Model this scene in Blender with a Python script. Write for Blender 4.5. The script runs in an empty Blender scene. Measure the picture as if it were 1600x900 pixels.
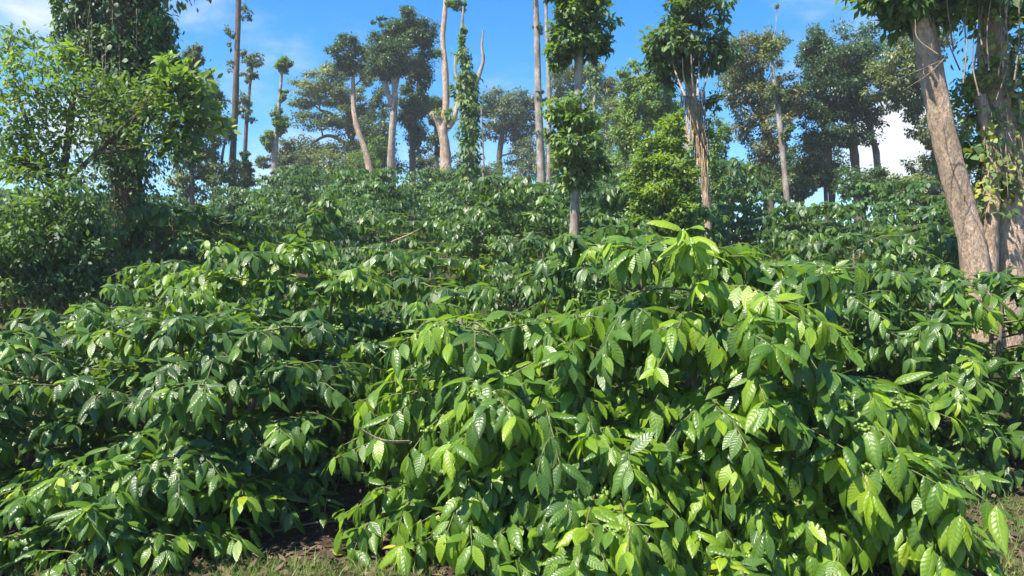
import bpy, math, random
import numpy as np
from mathutils import Vector, Matrix

rng = np.random.default_rng(7)
random.seed(7)
SC = bpy.context.scene
COL = SC.collection

# ------------------------------------------------------------------ camera
CAMZ, HOR, FPX = 1.45, 460.0, 1186.0
PITCH = math.atan((HOR - 450.0) / FPX)
cam_d = bpy.data.cameras.new('camera')
cam = bpy.data.objects.new('camera', cam_d)
COL.objects.link(cam)
cam_d.sensor_width = 36.0
cam_d.lens = 36.0 * FPX / 1600.0
cam_d.clip_start, cam_d.clip_end = 0.05, 3000.0
cam.location = (0, 0, CAMZ)
cam.rotation_euler = (math.pi / 2 + PITCH, 0, 0)
SC.camera = cam

# ------------------------------------------------------------------ sun and sky
SUN = Vector((-0.42, -0.32, 0.84)).normalized()
SUN_EL = math.asin(SUN.z)
SUN_AZ = math.atan2(SUN.x, SUN.y)
sd = bpy.data.lights.new('sun', 'SUN')
sd.energy, sd.angle, sd.color = 5.0, math.radians(0.5), (1.0, 0.93, 0.82)
so = bpy.data.objects.new('sun', sd)
COL.objects.link(so)
so.rotation_euler = (-SUN).to_track_quat('-Z', 'Y').to_euler()
SC.view_settings.view_transform = 'Standard'
SC.view_settings.look = 'None'
SC.view_settings.exposure = 1.25
SC.view_settings.gamma = 1.0


def ray(px, py):
    """direction of a photograph pixel, with y component 1"""
    a = (px - 800.0) / FPX
    b = (450.0 - py) / FPX
    c, s = math.cos(PITCH), math.sin(PITCH)
    v = Vector((a, c - b * s, s + b * c))
    return v / v.y


def at(px, py, Y):
    v = ray(px, py)
    return Vector((v.x * Y, Y, CAMZ + v.z * Y))


def nd(nt, typ, **kw):
    n = nt.nodes.new(typ)
    for k, v in kw.items():
        if k in n.inputs.keys():
            n.inputs[k].default_value = v
        else:
            setattr(n, k, v)
    return n


def build_world():
    w = bpy.data.worlds.new('World')
    SC.world = w
    w.use_nodes = True
    nt = w.node_tree
    nt.nodes.clear()
    L = nt.links.new
    out = nd(nt, 'ShaderNodeOutputWorld')
    sky = nd(nt, 'ShaderNodeTexSky', sky_type='NISHITA', sun_disc=False, sun_elevation=SUN_EL,
             sun_rotation=SUN_AZ, altitude=900.0, air_density=1.0, dust_density=0.6, ozone_density=1.6)
    hs = nd(nt, 'ShaderNodeHueSaturation', Saturation=1.45, Value=1.08)
    L(sky.outputs[0], hs.inputs['Color'])
    bg = nd(nt, 'ShaderNodeBackground', Strength=0.105)
    L(hs.outputs[0], bg.inputs[0])
    tc = nd(nt, 'ShaderNodeTexCoord')
    mp = nd(nt, 'ShaderNodeMapping')
    mp.inputs['Scale'].default_value = (1.0, 1.0, 2.2)
    mp.inputs['Location'].default_value = (0.35, 0.1, 0.2)
    L(tc.outputs['Generated'], mp.inputs[0])
    n1 = nd(nt, 'ShaderNodeTexNoise', Scale=4.2, Detail=9.0, Roughness=0.60, Distortion=0.25)
    L(mp.outputs[0], n1.inputs['Vector'])
    fac = None
    # banks of cloud: direction, radius, strength
    for (px, py, r, s) in ((1405, 235, .11, .60), (1500, 290, .13, .30), (310, 5, .12, .22), (400, 75, .10, .20),
                           (470, 95, .07, .22), (60, 20, .16, .26), (1330, 0, .20, .22), (120, 230, .16, .36),
                           (720, 330, .6, .10)):
        d = ray(px, py).normalized()
        vd = nd(nt, 'ShaderNodeVectorMath', operation='DISTANCE')
        L(tc.outputs['Generated'], vd.inputs[0])
        vd.inputs[1].default_value = d
        mr = nd(nt, 'ShaderNodeMapRange', interpolation_type='SMOOTHSTEP')
        L(vd.outputs['Value'], mr.inputs['Value'])
        mr.inputs['From Min'].default_value = 0.0
        mr.inputs['From Max'].default_value = r
        mr.inputs['To Min'].default_value = s
        mr.inputs['To Max'].default_value = 0.0
        if fac is None:
            fac = mr.outputs[0]
        else:
            ad = nd(nt, 'ShaderNodeMath', operation='MAXIMUM')
            L(fac, ad.inputs[0]); L(mr.outputs[0], ad.inputs[1])
            fac = ad.outputs[0]
    ad = nd(nt, 'ShaderNodeMath', operation='ADD')
    L(fac, ad.inputs[0]); L(n1.outputs['Fac'], ad.inputs[1])
    mr = nd(nt, 'ShaderNodeMapRange', interpolation_type='SMOOTHSTEP')
    L(ad.outputs[0], mr.inputs['Value'])
    mr.inputs['From Min'].default_value = 0.60
    mr.inputs['From Max'].default_value = 1.0
    mr.inputs['To Max'].default_value = 0.95
    bc = nd(nt, 'ShaderNodeBackground', Color=(0.93, 0.96, 1.0, 1), Strength=0.50)
    mx = nd(nt, 'ShaderNodeMixShader')
    L(mr.outputs[0], mx.inputs[0]); L(bg.outputs[0], mx.inputs[1]); L(bc.outputs[0], mx.inputs[2])
    L(mx.outputs[0], out.inputs[0])


build_world()

# ------------------------------------------------------------------ materials
MAT = {}


def leaf_mat(name, cols, rough=0.36, transl=0.30, tcol=None, veins=0.0, nv=8.0, spec=0.5):
    """cols: colours along the 'tone' 0..1 stored per leaf; veins: relief of the side veins"""
    m = bpy.data.materials.new(name)
    m.use_nodes = True
    nt = m.node_tree
    nt.nodes.clear()
    L = nt.links.new
    out = nd(nt, 'ShaderNodeOutputMaterial')
    at_ = nd(nt, 'ShaderNodeAttribute', attribute_name='leaf')
    sp = nd(nt, 'ShaderNodeSeparateXYZ')
    L(at_.outputs['Vector'], sp.inputs[0])
    rp = nd(nt, 'ShaderNodeValToRGB')
    el = rp.color_ramp.elements
    while len(el) < len(cols):
        el.new(0.5)
    for i, c in enumerate(cols):
        el[i].position = i / (len(cols) - 1)
        el[i].color = (*c, 1)
    oi = nd(nt, 'ShaderNodeObjectInfo')
    jt = nd(nt, 'ShaderNodeMath', operation='MULTIPLY_ADD')
    L(oi.outputs['Random'], jt.inputs[0])
    jt.inputs[1].default_value = 0.16
    L(sp.outputs[2], jt.inputs[2])
    cv = nd(nt, 'ShaderNodeCombineXYZ')
    L(sp.outputs[0], cv.inputs[0]); L(sp.outputs[1], cv.inputs[1])
    off = nd(nt, 'ShaderNodeMath', operation='MULTIPLY'); L(jt.outputs[0], off.inputs[0]); off.inputs[1].default_value = 91.0
    L(off.outputs[0], cv.inputs[2])
    bn = nd(nt, 'ShaderNodeTexNoise', Scale=2.3, Detail=3.0, Roughness=0.6)
    L(cv.outputs[0], bn.inputs['Vector'])
    bl = nd(nt, 'ShaderNodeMapRange'); L(bn.outputs['Fac'], bl.inputs['Value'])
    bl.inputs['From Min'].default_value = 0.3; bl.inputs['From Max'].default_value = 0.7
    bl.inputs['To Min'].default_value = -0.09; bl.inputs['To Max'].default_value = 0.09
    jb = nd(nt, 'ShaderNodeMath', operation='ADD'); L(jt.outputs[0], jb.inputs[0]); L(bl.outputs[0], jb.inputs[1])
    L(jb.outputs[0], rp.inputs[0])
    col = rp.outputs[0]
    pb = nd(nt, 'ShaderNodeBsdfPrincipled', Roughness=rough)
    pb.inputs['Specular IOR Level'].default_value = spec
    rr_ = nd(nt, 'ShaderNodeMapRange'); L(bn.outputs['Fac'], rr_.inputs['Value'])
    rr_.inputs['From Min'].default_value = 0.3; rr_.inputs['From Max'].default_value = 0.7
    rr_.inputs['To Min'].default_value = rough - .07; rr_.inputs['To Max'].default_value = rough + .12
    L(rr_.outputs[0], pb.inputs['Roughness'])
    if veins > 0:
        av = nd(nt, 'ShaderNodeMath', operation='ABSOLUTE')
        L(sp.outputs[1], av.inputs[0])
        m1 = nd(nt, 'ShaderNodeMath', operation='MULTIPLY')
        L(sp.outputs[0], m1.inputs[0]); m1.inputs[1].default_value = nv
        m2 = nd(nt, 'ShaderNodeMath', operation='MULTIPLY_ADD')
        L(av.outputs[0], m2.inputs[0]); m2.inputs[1].default_value = -1.15
        L(m1.outputs[0], m2.inputs[2])
        fr = nd(nt, 'ShaderNodeMath', operation='PINGPONG')
        L(m2.outputs[0], fr.inputs[0]); fr.inputs[1].default_value = 0.5
        # puffed blade between sunken veins
        pw = nd(nt, 'ShaderNodeMath', operation='POWER')
        d2 = nd(nt, 'ShaderNodeMath', operation='MULTIPLY'); L(fr.outputs[0], d2.inputs[0]); d2.inputs[1].default_value = 2.0
        L(d2.outputs[0], pw.inputs[0]); pw.inputs[1].default_value = 0.85
        mid = nd(nt, 'ShaderNodeMapRange')
        L(av.outputs[0], mid.inputs['Value'])
        mid.inputs['From Min'].default_value = 0.0
        mid.inputs['From Max'].default_value = 0.13
        h = nd(nt, 'ShaderNodeMath', operation='MULTIPLY')
        L(pw.outputs[0], h.inputs[0]); L(mid.outputs[0], h.inputs[1])
        bp = nd(nt, 'ShaderNodeBump', Strength=veins, Distance=0.008)
        L(h.outputs[0], bp.inputs['Height'])
        L(bp.outputs[0], pb.inputs['Normal'])
        # veins are paler than the blade
        vm = nd(nt, 'ShaderNodeMapRange')
        L(h.outputs[0], vm.inputs['Value'])
        vm.inputs['From Min'].default_value = 0.0
        vm.inputs['From Max'].default_value = 0.55
        vm.inputs['To Min'].default_value = 0.14
        vm.inputs['To Max'].default_value = 0.0
        mc = nd(nt, 'ShaderNodeMixRGB')
        L(vm.outputs[0], mc.inputs[0]); L(col, mc.inputs[1])
        mc.inputs[2].default_value = (0.24, 0.34, 0.07, 1)
        col = mc.outputs[0]
    # paler, matt underside
    ge = nd(nt, 'ShaderNodeNewGeometry')
    und = nd(nt, 'ShaderNodeMixRGB')
    L(ge.outputs['Backfacing'], und.inputs[0]); L(col, und.inputs[1])
    un2 = nd(nt, 'ShaderNodeMixRGB'); un2.inputs[0].default_value = 0.35
    L(col, un2.inputs[1]); un2.inputs[2].default_value = (0.20, 0.28, 0.13, 1)
    L(un2.outputs[0], und.inputs[2])
    col = und.outputs[0]
    L(col, pb.inputs['Base Color'])
    if transl > 0:
        tr = nd(nt, 'ShaderNodeBsdfTranslucent')
        tm = nd(nt, 'ShaderNodeMixRGB', blend_type='MULTIPLY'); tm.inputs[0].default_value = 1.0
        L(col, tm.inputs[1]); tm.inputs[2].default_value = (*(tcol or (1.7, 1.8, 0.35)), 1)
        L(tm.outputs[0], tr.inputs[0])
        mx = nd(nt, 'ShaderNodeMixShader'); mx.inputs[0].default_value = transl
        L(pb.outputs[0], mx.inputs[1]); L(tr.outputs[0], mx.inputs[2])
        L(mx.outputs[0], out.inputs[0])
    else:
        L(pb.outputs[0], out.inputs[0])
    MAT[name] = m
    return m


def rough_mat(name, c0, c1, c2=None, scale=(6, 6, 1.5), rough=0.85, bump=0.5, dist=0.02, detail=6.0):
    m = bpy.data.materials.new(name)
    m.use_nodes = True
    nt = m.node_tree
    L = nt.links.new
    pb = nt.nodes['Principled BSDF']
    pb.inputs['Roughness'].default_value = rough
    pb.inputs['Specular IOR Level'].default_value = 0.25
    tc = nd(nt, 'ShaderNodeTexCoord')
    mp = nd(nt, 'ShaderNodeMapping'); mp.inputs['Scale'].default_value = scale
    L(tc.outputs['Object'], mp.inputs[0])
    n1 = nd(nt, 'ShaderNodeTexNoise', Scale=2.0, Detail=detail, Roughness=0.62, Distortion=0.4)
    L(mp.outputs[0], n1.inputs['Vector'])
    n2 = nd(nt, 'ShaderNodeTexNoise', Scale=0.55, Detail=3.0)
    L(mp.outputs[0], n2.inputs['Vector'])
    rp = nd(nt, 'ShaderNodeValToRGB')
    n3 = nd(nt, 'ShaderNodeTexNoise', Scale=7.0, Detail=8.0, Roughness=0.7, Distortion=0.8)
    L(mp.outputs[0], n3.inputs['Vector'])
    rp.color_ramp.elements[0].position = 0.36; rp.color_ramp.elements[0].color = (*c0, 1)
    rp.color_ramp.elements[1].position = 0.64; rp.color_ramp.elements[1].color = (*c1, 1)
    L(n1.outputs['Fac'], rp.inputs[0])
    col = rp.outputs[0]
    if c2:
        mr = nd(nt, 'ShaderNodeMapRange'); L(n2.outputs['Fac'], mr.inputs['Value'])
        mr.inputs['From Min'].default_value = 0.48; mr.inputs['From Max'].default_value = 0.66
        mr.inputs['To Max'].default_value = 0.8
        mx = nd(nt, 'ShaderNodeMixRGB'); L(mr.outputs[0], mx.inputs[0]); L(col, mx.inputs[1])
        mx.inputs[2].default_value = (*c2, 1)
        col = mx.outputs[0]
    ck = nd(nt, 'ShaderNodeMapRange'); L(n3.outputs['Fac'], ck.inputs['Value'])
    ck.inputs['From Min'].default_value = 0.36; ck.inputs['From Max'].default_value = 0.52
    ck.inputs['To Min'].default_value = 0.68; ck.inputs['To Max'].default_value = 1.05
    cm = nd(nt, 'ShaderNodeMixRGB', blend_type='MULTIPLY'); cm.inputs[0].default_value = 1.0
    L(col, cm.inputs[1]); L(ck.outputs[0], cm.inputs[2])
    L(cm.outputs[0], pb.inputs['Base Color'])
    hh = nd(nt, 'ShaderNodeMath', operation='MULTIPLY_ADD'); L(ck.outputs[0], hh.inputs[0]); hh.inputs[1].default_value = 0.35
    L(n1.outputs['Fac'], hh.inputs[2])
    bp = nd(nt, 'ShaderNodeBump', Strength=bump, Distance=dist)
    L(hh.outputs[0], bp.inputs['Height'])
    L(bp.outputs[0], pb.inputs['Normal'])
    MAT[name] = m
    return m


leaf_mat('coffee_leaf', [(.028, .070, .016), (.050, .118, .018), (.100, .20, .018), (.25, .38, .022), (.46, .42, .03)],
         rough=0.35, transl=0.40, veins=0.20, spec=.6, nv=9.0)
leaf_mat('coffee_leaf_far', [(.026, .072, .018), (.042, .112, .022), (.075, .165, .024), (.15, .27, .03), (.36, .34, .04)],
         rough=0.47, transl=0.28, veins=0.0)
leaf_mat('broad_leaf', [(.045, .085, .028), (.075, .14, .038), (.14, .235, .05), (.27, .36, .08), (.46, .39, .08)], rough=0.52, transl=0.36)
leaf_mat('dark_leaf', [(.018, .050, .020), (.030, .075, .026), (.048, .105, .030), (.09, .16, .04)], rough=0.45, transl=0.22)
leaf_mat('olive_leaf', [(.05, .075, .03), (.085, .115, .045), (.13, .165, .06), (.22, .24, .09)], rough=0.5, transl=0.28)
leaf_mat('grey_leaf', [(.045, .075, .045), (.075, .11, .065), (.115, .15, .085), (.19, .21, .12)], rough=0.5, transl=0.25)
leaf_mat('rust_leaf', [(.06, .082, .036), (.10, .12, .05), (.17, .16, .08), (.26, .22, .13)], rough=0.55, transl=0.25)
leaf_mat('lime_leaf', [(.045, .10, .022), (.075, .155, .03), (.125, .225, .04), (.25, .33, .06)], rough=0.45, transl=0.38)
leaf_mat('vine_leaf', [(.035, .075, .025), (.055, .12, .035), (.10, .19, .055), (.24, .29, .06), (.42, .36, .06)], rough=0.55, transl=0.30)
leaf_mat('grass_blade', [(.06, .12, .02), (.11, .20, .03), (.19, .28, .06), (.34, .32, .13)], rough=0.6, transl=0.35)
leaf_mat('dry_leaf', [(.035, .022, .015), (.070, .045, .028), (.12, .078, .045), (.24, .17, .10)], rough=0.8, transl=0.1, tcol=(1.2, 1, .6))
rough_mat('tan_bark', (.36, .25, .17), (.62, .455, .325), (.30, .22, .15), scale=(7, 7, 2.6), bump=1.0, dist=0.05)
rough_mat('pale_bark', (.21, .175, .14), (.42, .36, .30), (.15, .11, .08), scale=(5, 5, 2.5), bump=0.5)
rough_mat('brown_bark', (.085, .058, .040), (.19, .14, .10), (.06, .07, .035), scale=(6, 6, 1.6), bump=0.8)
rough_mat('fibre', (.26, .19, .10), (.52, .40, .23), None, scale=(14, 14, 3), bump=0.5)
rough_mat('twig_bark', (.13, .095, .065), (.30, .24, .18), None, scale=(20, 20, 8), bump=0.3, dist=0.005)
rough_mat('green_twig', (.07, .075, .03), (.16, .18, .07), None, scale=(20, 20, 8), bump=0.2, dist=0.005, rough=.6)
rough_mat('soil', (.036, .022, .015), (.092, .056, .037), (.070, .054, .030), scale=(1.6, 1.6, 1.6), rough=0.95, bump=0.9, dist=0.06, detail=10)
rough_mat('berry', (.12, .21, .035), (.22, .32, .06), None, scale=(30, 30, 30), rough=0.35, bump=0.0)

# ------------------------------------------------------------------ mesh helpers
# leaf templates: vertex array (u, v, lift) and quads


def leaf_template(ns, nc, width, tip=1.25, wave=0.0):
    """ns stations, nc columns; returns local verts (x along, y across, z lift), uv, quads"""
    V, UV, F = [], [], []
    for i in range(ns + 1):
        u = i / ns
        w = (max(0.0, math.sin(math.pi * u ** 0.82)) ** 0.80) * (1 - 0.25 * u ** 4)
        if i == 0: w = 0.05
        if i == ns: w = 0.015
        for j in range(nc + 1):
            v = -1 + 2 * j / nc
            puff = 0.045 * math.sin(math.pi * abs(v)) - 0.03 * abs(v) ** 2 + (0.05 * (abs(v)) if nc == 2 else 0)
            z = puff * (w > .1) + wave * abs(v) * (1 if (i % 2) else -1)
            V.append((u, v * w * width * 0.5, z))
            UV.append((u, v))
    for i in range(ns):
        for j in range(nc):
            a = i * (nc + 1) + j
            F.append((a, a + nc + 1, a + nc + 2, a + 1))
    return np.array(V), np.array(UV), np.array(F)


def ragged(tpl, seed, amt, nick=False):
    V, UV, F = tpl
    V = V.copy(); r = np.random.default_rng(seed)
    e = np.abs(UV[:, 1]) > .9
    V[e, 1] *= 1 + r.normal(0, amt, e.sum())
    V[:, 2] += r.normal(0, amt * .09, len(V)) * (np.abs(UV[:, 1]) > .3)
    V[:, 1] += .05 * r.normal() * np.sin(np.pi * UV[:, 0])          # the midrib bows to one side
    if nick:                                                        # a bite out of the margin
        k = np.where((UV[:, 1] > .9) & (UV[:, 0] > .4) & (UV[:, 0] < .6))[0]
        V[k, 1] *= .45
    return V, UV, F


T_FINE = leaf_template(6, 4, 0.385, wave=0.010)        # 48 triangles
T_MID = leaf_template(4, 2, 0.42)                     # 16 triangles
T_LOW = leaf_template(2, 2, 0.50)                     # 8 triangles
T_FAR = (np.array([(0, 0, 0), (.45, -.26, .05), (1, 0, -.02), (.45, .26, .05)], float),
         np.array([(0, 0), (.5, -1), (1, 0), (.5, 1)], float), np.array([(0, 1, 2, 3)]))
T_NEEDLE = (np.array([(0, 0, 0), (.5, -.09, .02), (1, 0, -.02), (.5, .09, .02)], float),
            np.array([(0, 0), (.5, -1), (1, 0), (.5, 1)], float), np.array([(0, 1, 2, 3)]))
T_ROUND = leaf_template(4, 2, 0.80)
T_BLADE = (np.array([(0, -.03, 0), (0, .03, 0), (.5, .022, .02), (.5, -.022, .02), (1, .003, -.02), (1, -.003, -.02)], float),
           np.array([(0, -1), (0, 1), (.5, 1), (.5, -1), (1, 1), (1, -1)], float), np.array([(0, 3, 2, 1), (3, 5, 4, 2)]))


def frames(d, up):
    """(m,3) directions and rough normals -> (m,3,3) matrices whose columns are x,y,z of the leaf"""
    d = d / np.linalg.norm(d, axis=1, keepdims=True)
    y = np.cross(up, d)
    n = np.linalg.norm(y, axis=1, keepdims=True)
    bad = n[:, 0] < 1e-4
    if bad.any():
        y[bad] = np.cross(np.array([1.0, 0.3, 0.1]), d[bad])
        n = np.linalg.norm(y, axis=1, keepdims=True)
    y = y / n
    z = np.cross(d, y)
    return np.stack([d, y, z], axis=2)


def raw_mesh(name, V, F, mat, attr=None, smooth=True):
    me = bpy.data.meshes.new(name)
    V = np.asarray(V, dtype=np.float32)
    F = np.asarray(F, dtype=np.int32)
    k = F.shape[1]
    me.vertices.add(len(V)); me.vertices.foreach_set('co', V.ravel())
    me.loops.add(F.size); me.loops.foreach_set('vertex_index', F.ravel())
    me.polygons.add(len(F))
    me.polygons.foreach_set('loop_start', np.arange(0, F.size, k, dtype=np.int32))
    me.polygons.foreach_set('use_smooth', np.full(len(F), smooth, dtype=bool))
    if attr is not None:
        a = me.attributes.new('leaf', 'FLOAT_VECTOR', 'POINT')
        a.data.foreach_set('vector', np.asarray(attr, dtype=np.float32).ravel())
    me.materials.append(mat)
    me.update(calc_edges=True)
    return me


def bent(tpl, bend):
    V, UV, F = tpl
    V = V.copy()
    # bend downwards along the length, keeping the length
    u = V[:, 0].copy()
    if abs(bend) > 1e-4:
        a = u * bend
        V[:, 0] = np.sin(a) / bend - V[:, 2] * np.sin(-a)
        V[:, 2] = -(1 - np.cos(a)) / bend + V[:, 2] * np.cos(a)
    return V, UV, F


def leaves_mesh(name, tpl, P, M, S, tone, mat, bends=(0.0, 0.5, 0.9)):
    """P (m,3) places, M (m,3,3) frames, S (m,) lengths, tone (m,)"""
    VV, FF, AA = [], [], []
    off = 0
    m = len(P)
    pick = np.arange(m) % len(bends)
    for b, bend in enumerate(bends):
        s = pick == b
        if not s.any(): continue
        V, UV, F = bent(tpl, bend)
        n = len(V)
        W = np.einsum('mij,nj->mni', M[s], V) * S[s][:, None, None] + P[s][:, None, :]
        k = s.sum()
        VV.append(W.reshape(-1, 3))
        FF.append((F[None] + (np.arange(k) * n)[:, None, None] + off).reshape(-1, F.shape[1]))
        A = np.empty((k, n, 3)); A[:, :, :2] = UV[None]; A[:, :, 2] = tone[s][:, None]
        AA.append(A.reshape(-1, 3))
        off += k * n
    return raw_mesh(name, np.concatenate(VV), np.concatenate(FF), mat, np.concatenate(AA))


class Tubes:
    """collects tubes into one mesh"""
    def __init__(s):
        s.V, s.F, s.n = [], [], 0

    def add(s, pts, rad, ring=6, rough=0.0, seed=0):
        pts = np.asarray(pts, float); rad = np.asarray(rad, float)
        k = len(pts)
        tan = np.gradient(pts, axis=0)
        tan /= np.linalg.norm(tan, axis=1, keepdims=True) + 1e-9
        ref = np.array([1.0, 0.13, 0.07]) if abs(tan[:, 0]).mean() < 0.8 else np.array([0.1, 1.0, 0.1])
        a = np.cross(tan, ref); a /= np.linalg.norm(a, axis=1, keepdims=True) + 1e-9
        b = np.cross(tan, a)
        th = np.linspace(0, 2 * np.pi, ring, endpoint=False)
        R = rad[:, None] * np.ones((1, ring))
        if rough:
            r2 = np.random.default_rng(seed)
            ph = r2.uniform(0, 6.28, 8)
            t = np.linspace(0, 1, k)[:, None] * k
            R = R * (1 + rough * (np.sin(2 * th[None] + ph[0] + t * .5) * .5 + np.sin(3 * th[None] + ph[1] - t * .35) * .45
                                  + np.sin(5 * th[None] + ph[2] + t * .8) * .3 + np.sin(t * 1.9 + ph[3]) * .4
                                  + r2.normal(0, .22, (k, ring))))
        V = pts[:, None] + R[:, :, None] * (np.cos(th)[None, :, None] * a[:, None] + np.sin(th)[None, :, None] * b[:, None])
        s.V.append(V.reshape(-1, 3))
        i = np.arange(k - 1)[:, None] * ring; j = np.arange(ring)[None]; j2 = (j + 1) % ring
        F = np.stack([i + j, i + j2, i + ring + j2, i + ring + j], axis=2).reshape(-1, 4) + s.n
        s.F.append(F)
        s.n += k * ring
        return s

    def mesh(s, name, mat):
        return raw_mesh(name, np.concatenate(s.V), np.concatenate(s.F), mat)


def spline(pts, k):
    """Catmull-Rom through points, k samples per span"""
    P = np.asarray(pts, float)
    if len(P) < 3:
        t = np.linspace(0, 1, k + 1)[:, None]
        return P[0] * (1 - t) + P[-1] * t
    Q = np.vstack([2 * P[0] - P[1], P, 2 * P[-1] - P[-2]])
    out = []
    for i in range(1, len(Q) - 2):
        p0, p1, p2, p3 = Q[i - 1], Q[i], Q[i + 1], Q[i + 2]
        for t in np.linspace(0, 1, k, endpoint=False):
            out.append(.5 * ((2 * p1) + (-p0 + p2) * t + (2 * p0 - 5 * p1 + 4 * p2 - p3) * t * t + (-p0 + 3 * p1 - 3 * p2 + p3) * t ** 3))
    out.append(Q[-2])
    return np.array(out)


def link(name, me, parent=None, kind=None):
    o = bpy.data.objects.new(name, me)
    COL.objects.link(o)
    if parent is not None: o.parent = parent
    if kind: o['kind'] = kind
    return o


def thing(name, label, cat, loc=(0, 0, 0), group=None):
    o = bpy.data.objects.new(name, None)
    o.empty_display_size = 0.2
    COL.objects.link(o)
    o.location = loc
    o['label'] = label; o['category'] = cat
    if group: o['group'] = group
    return o


def copy_tree(o, parent=None):
    c = o.copy()
    COL.objects.link(c)
    c.parent = parent
    for ch in o.children:
        copy_tree(ch, c)
    return c


# ------------------------------------------------------------------ the ground
YP = [-50, 5.0, 6.5, 8.0, 11.0, 14.0, 18.0, 23.0, 28.0]
ZP = [0.0, 0.0, 0.06, 0.17, 0.72, 1.36, 2.20, 3.30, 4.45]


def sstep(x, a, b):
    t = np.clip((x - a) / (b - a), 0, 1)
    return t * t * (3 - 2 * t)


def crest(u):
    return 28.0 - 12.5 * sstep(u, 0.20, 0.34)


def H(x, y):
    x = np.asarray(x, float); y = np.asarray(y, float)
    u = x / np.maximum(y, 1.0)
    yc = crest(u)
    yy = np.minimum(y, yc)
    z = np.interp(yy, YP, ZP) + .26 * sstep(u, .2, .36) * sstep(yy, 8, 15)
    z = z - .9 * sstep(-u, .20, .42) * sstep(yy, 12, 28) - .05 * np.maximum(0, y - yc)
    bump = .05 * np.sin(x * 1.3 + 1) * np.sin(y * .9) + .03 * np.sin(x * 3.1) * np.cos(y * 2.7 + x)
    return np.maximum(z, -12.0) + bump * sstep(y, 4.6, 6.5)


def build_ground():
    ys = np.concatenate([np.linspace(-60, 2, 16), np.linspace(2.3, 8, 60), np.linspace(8.3, 44, 110), np.geomspace(45, 1500, 28)])
    us = np.linspace(-1, 1, 141)
    X = np.sign(us) * (np.abs(us) ** 2.4)
    V = []
    for y in ys:
        w = 1500.0 if y < 3 or y > 900 else max(1500.0, y)
        xs = X * w
        V.append(np.stack([xs, np.full_like(xs, y), H(xs, np.full_like(xs, y))], 1))
    V = np.concatenate(V)
    n = len(us)
    i = np.arange(len(ys) - 1)[:, None] * n; j = np.arange(n - 1)[None]
    F = np.stack([i + j, i + j + 1, i + n + j + 1, i + n + j], 2).reshape(-1, 4)
    link('ground', raw_mesh('ground', V, F, MAT['soil']), kind='structure')


build_ground()


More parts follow.
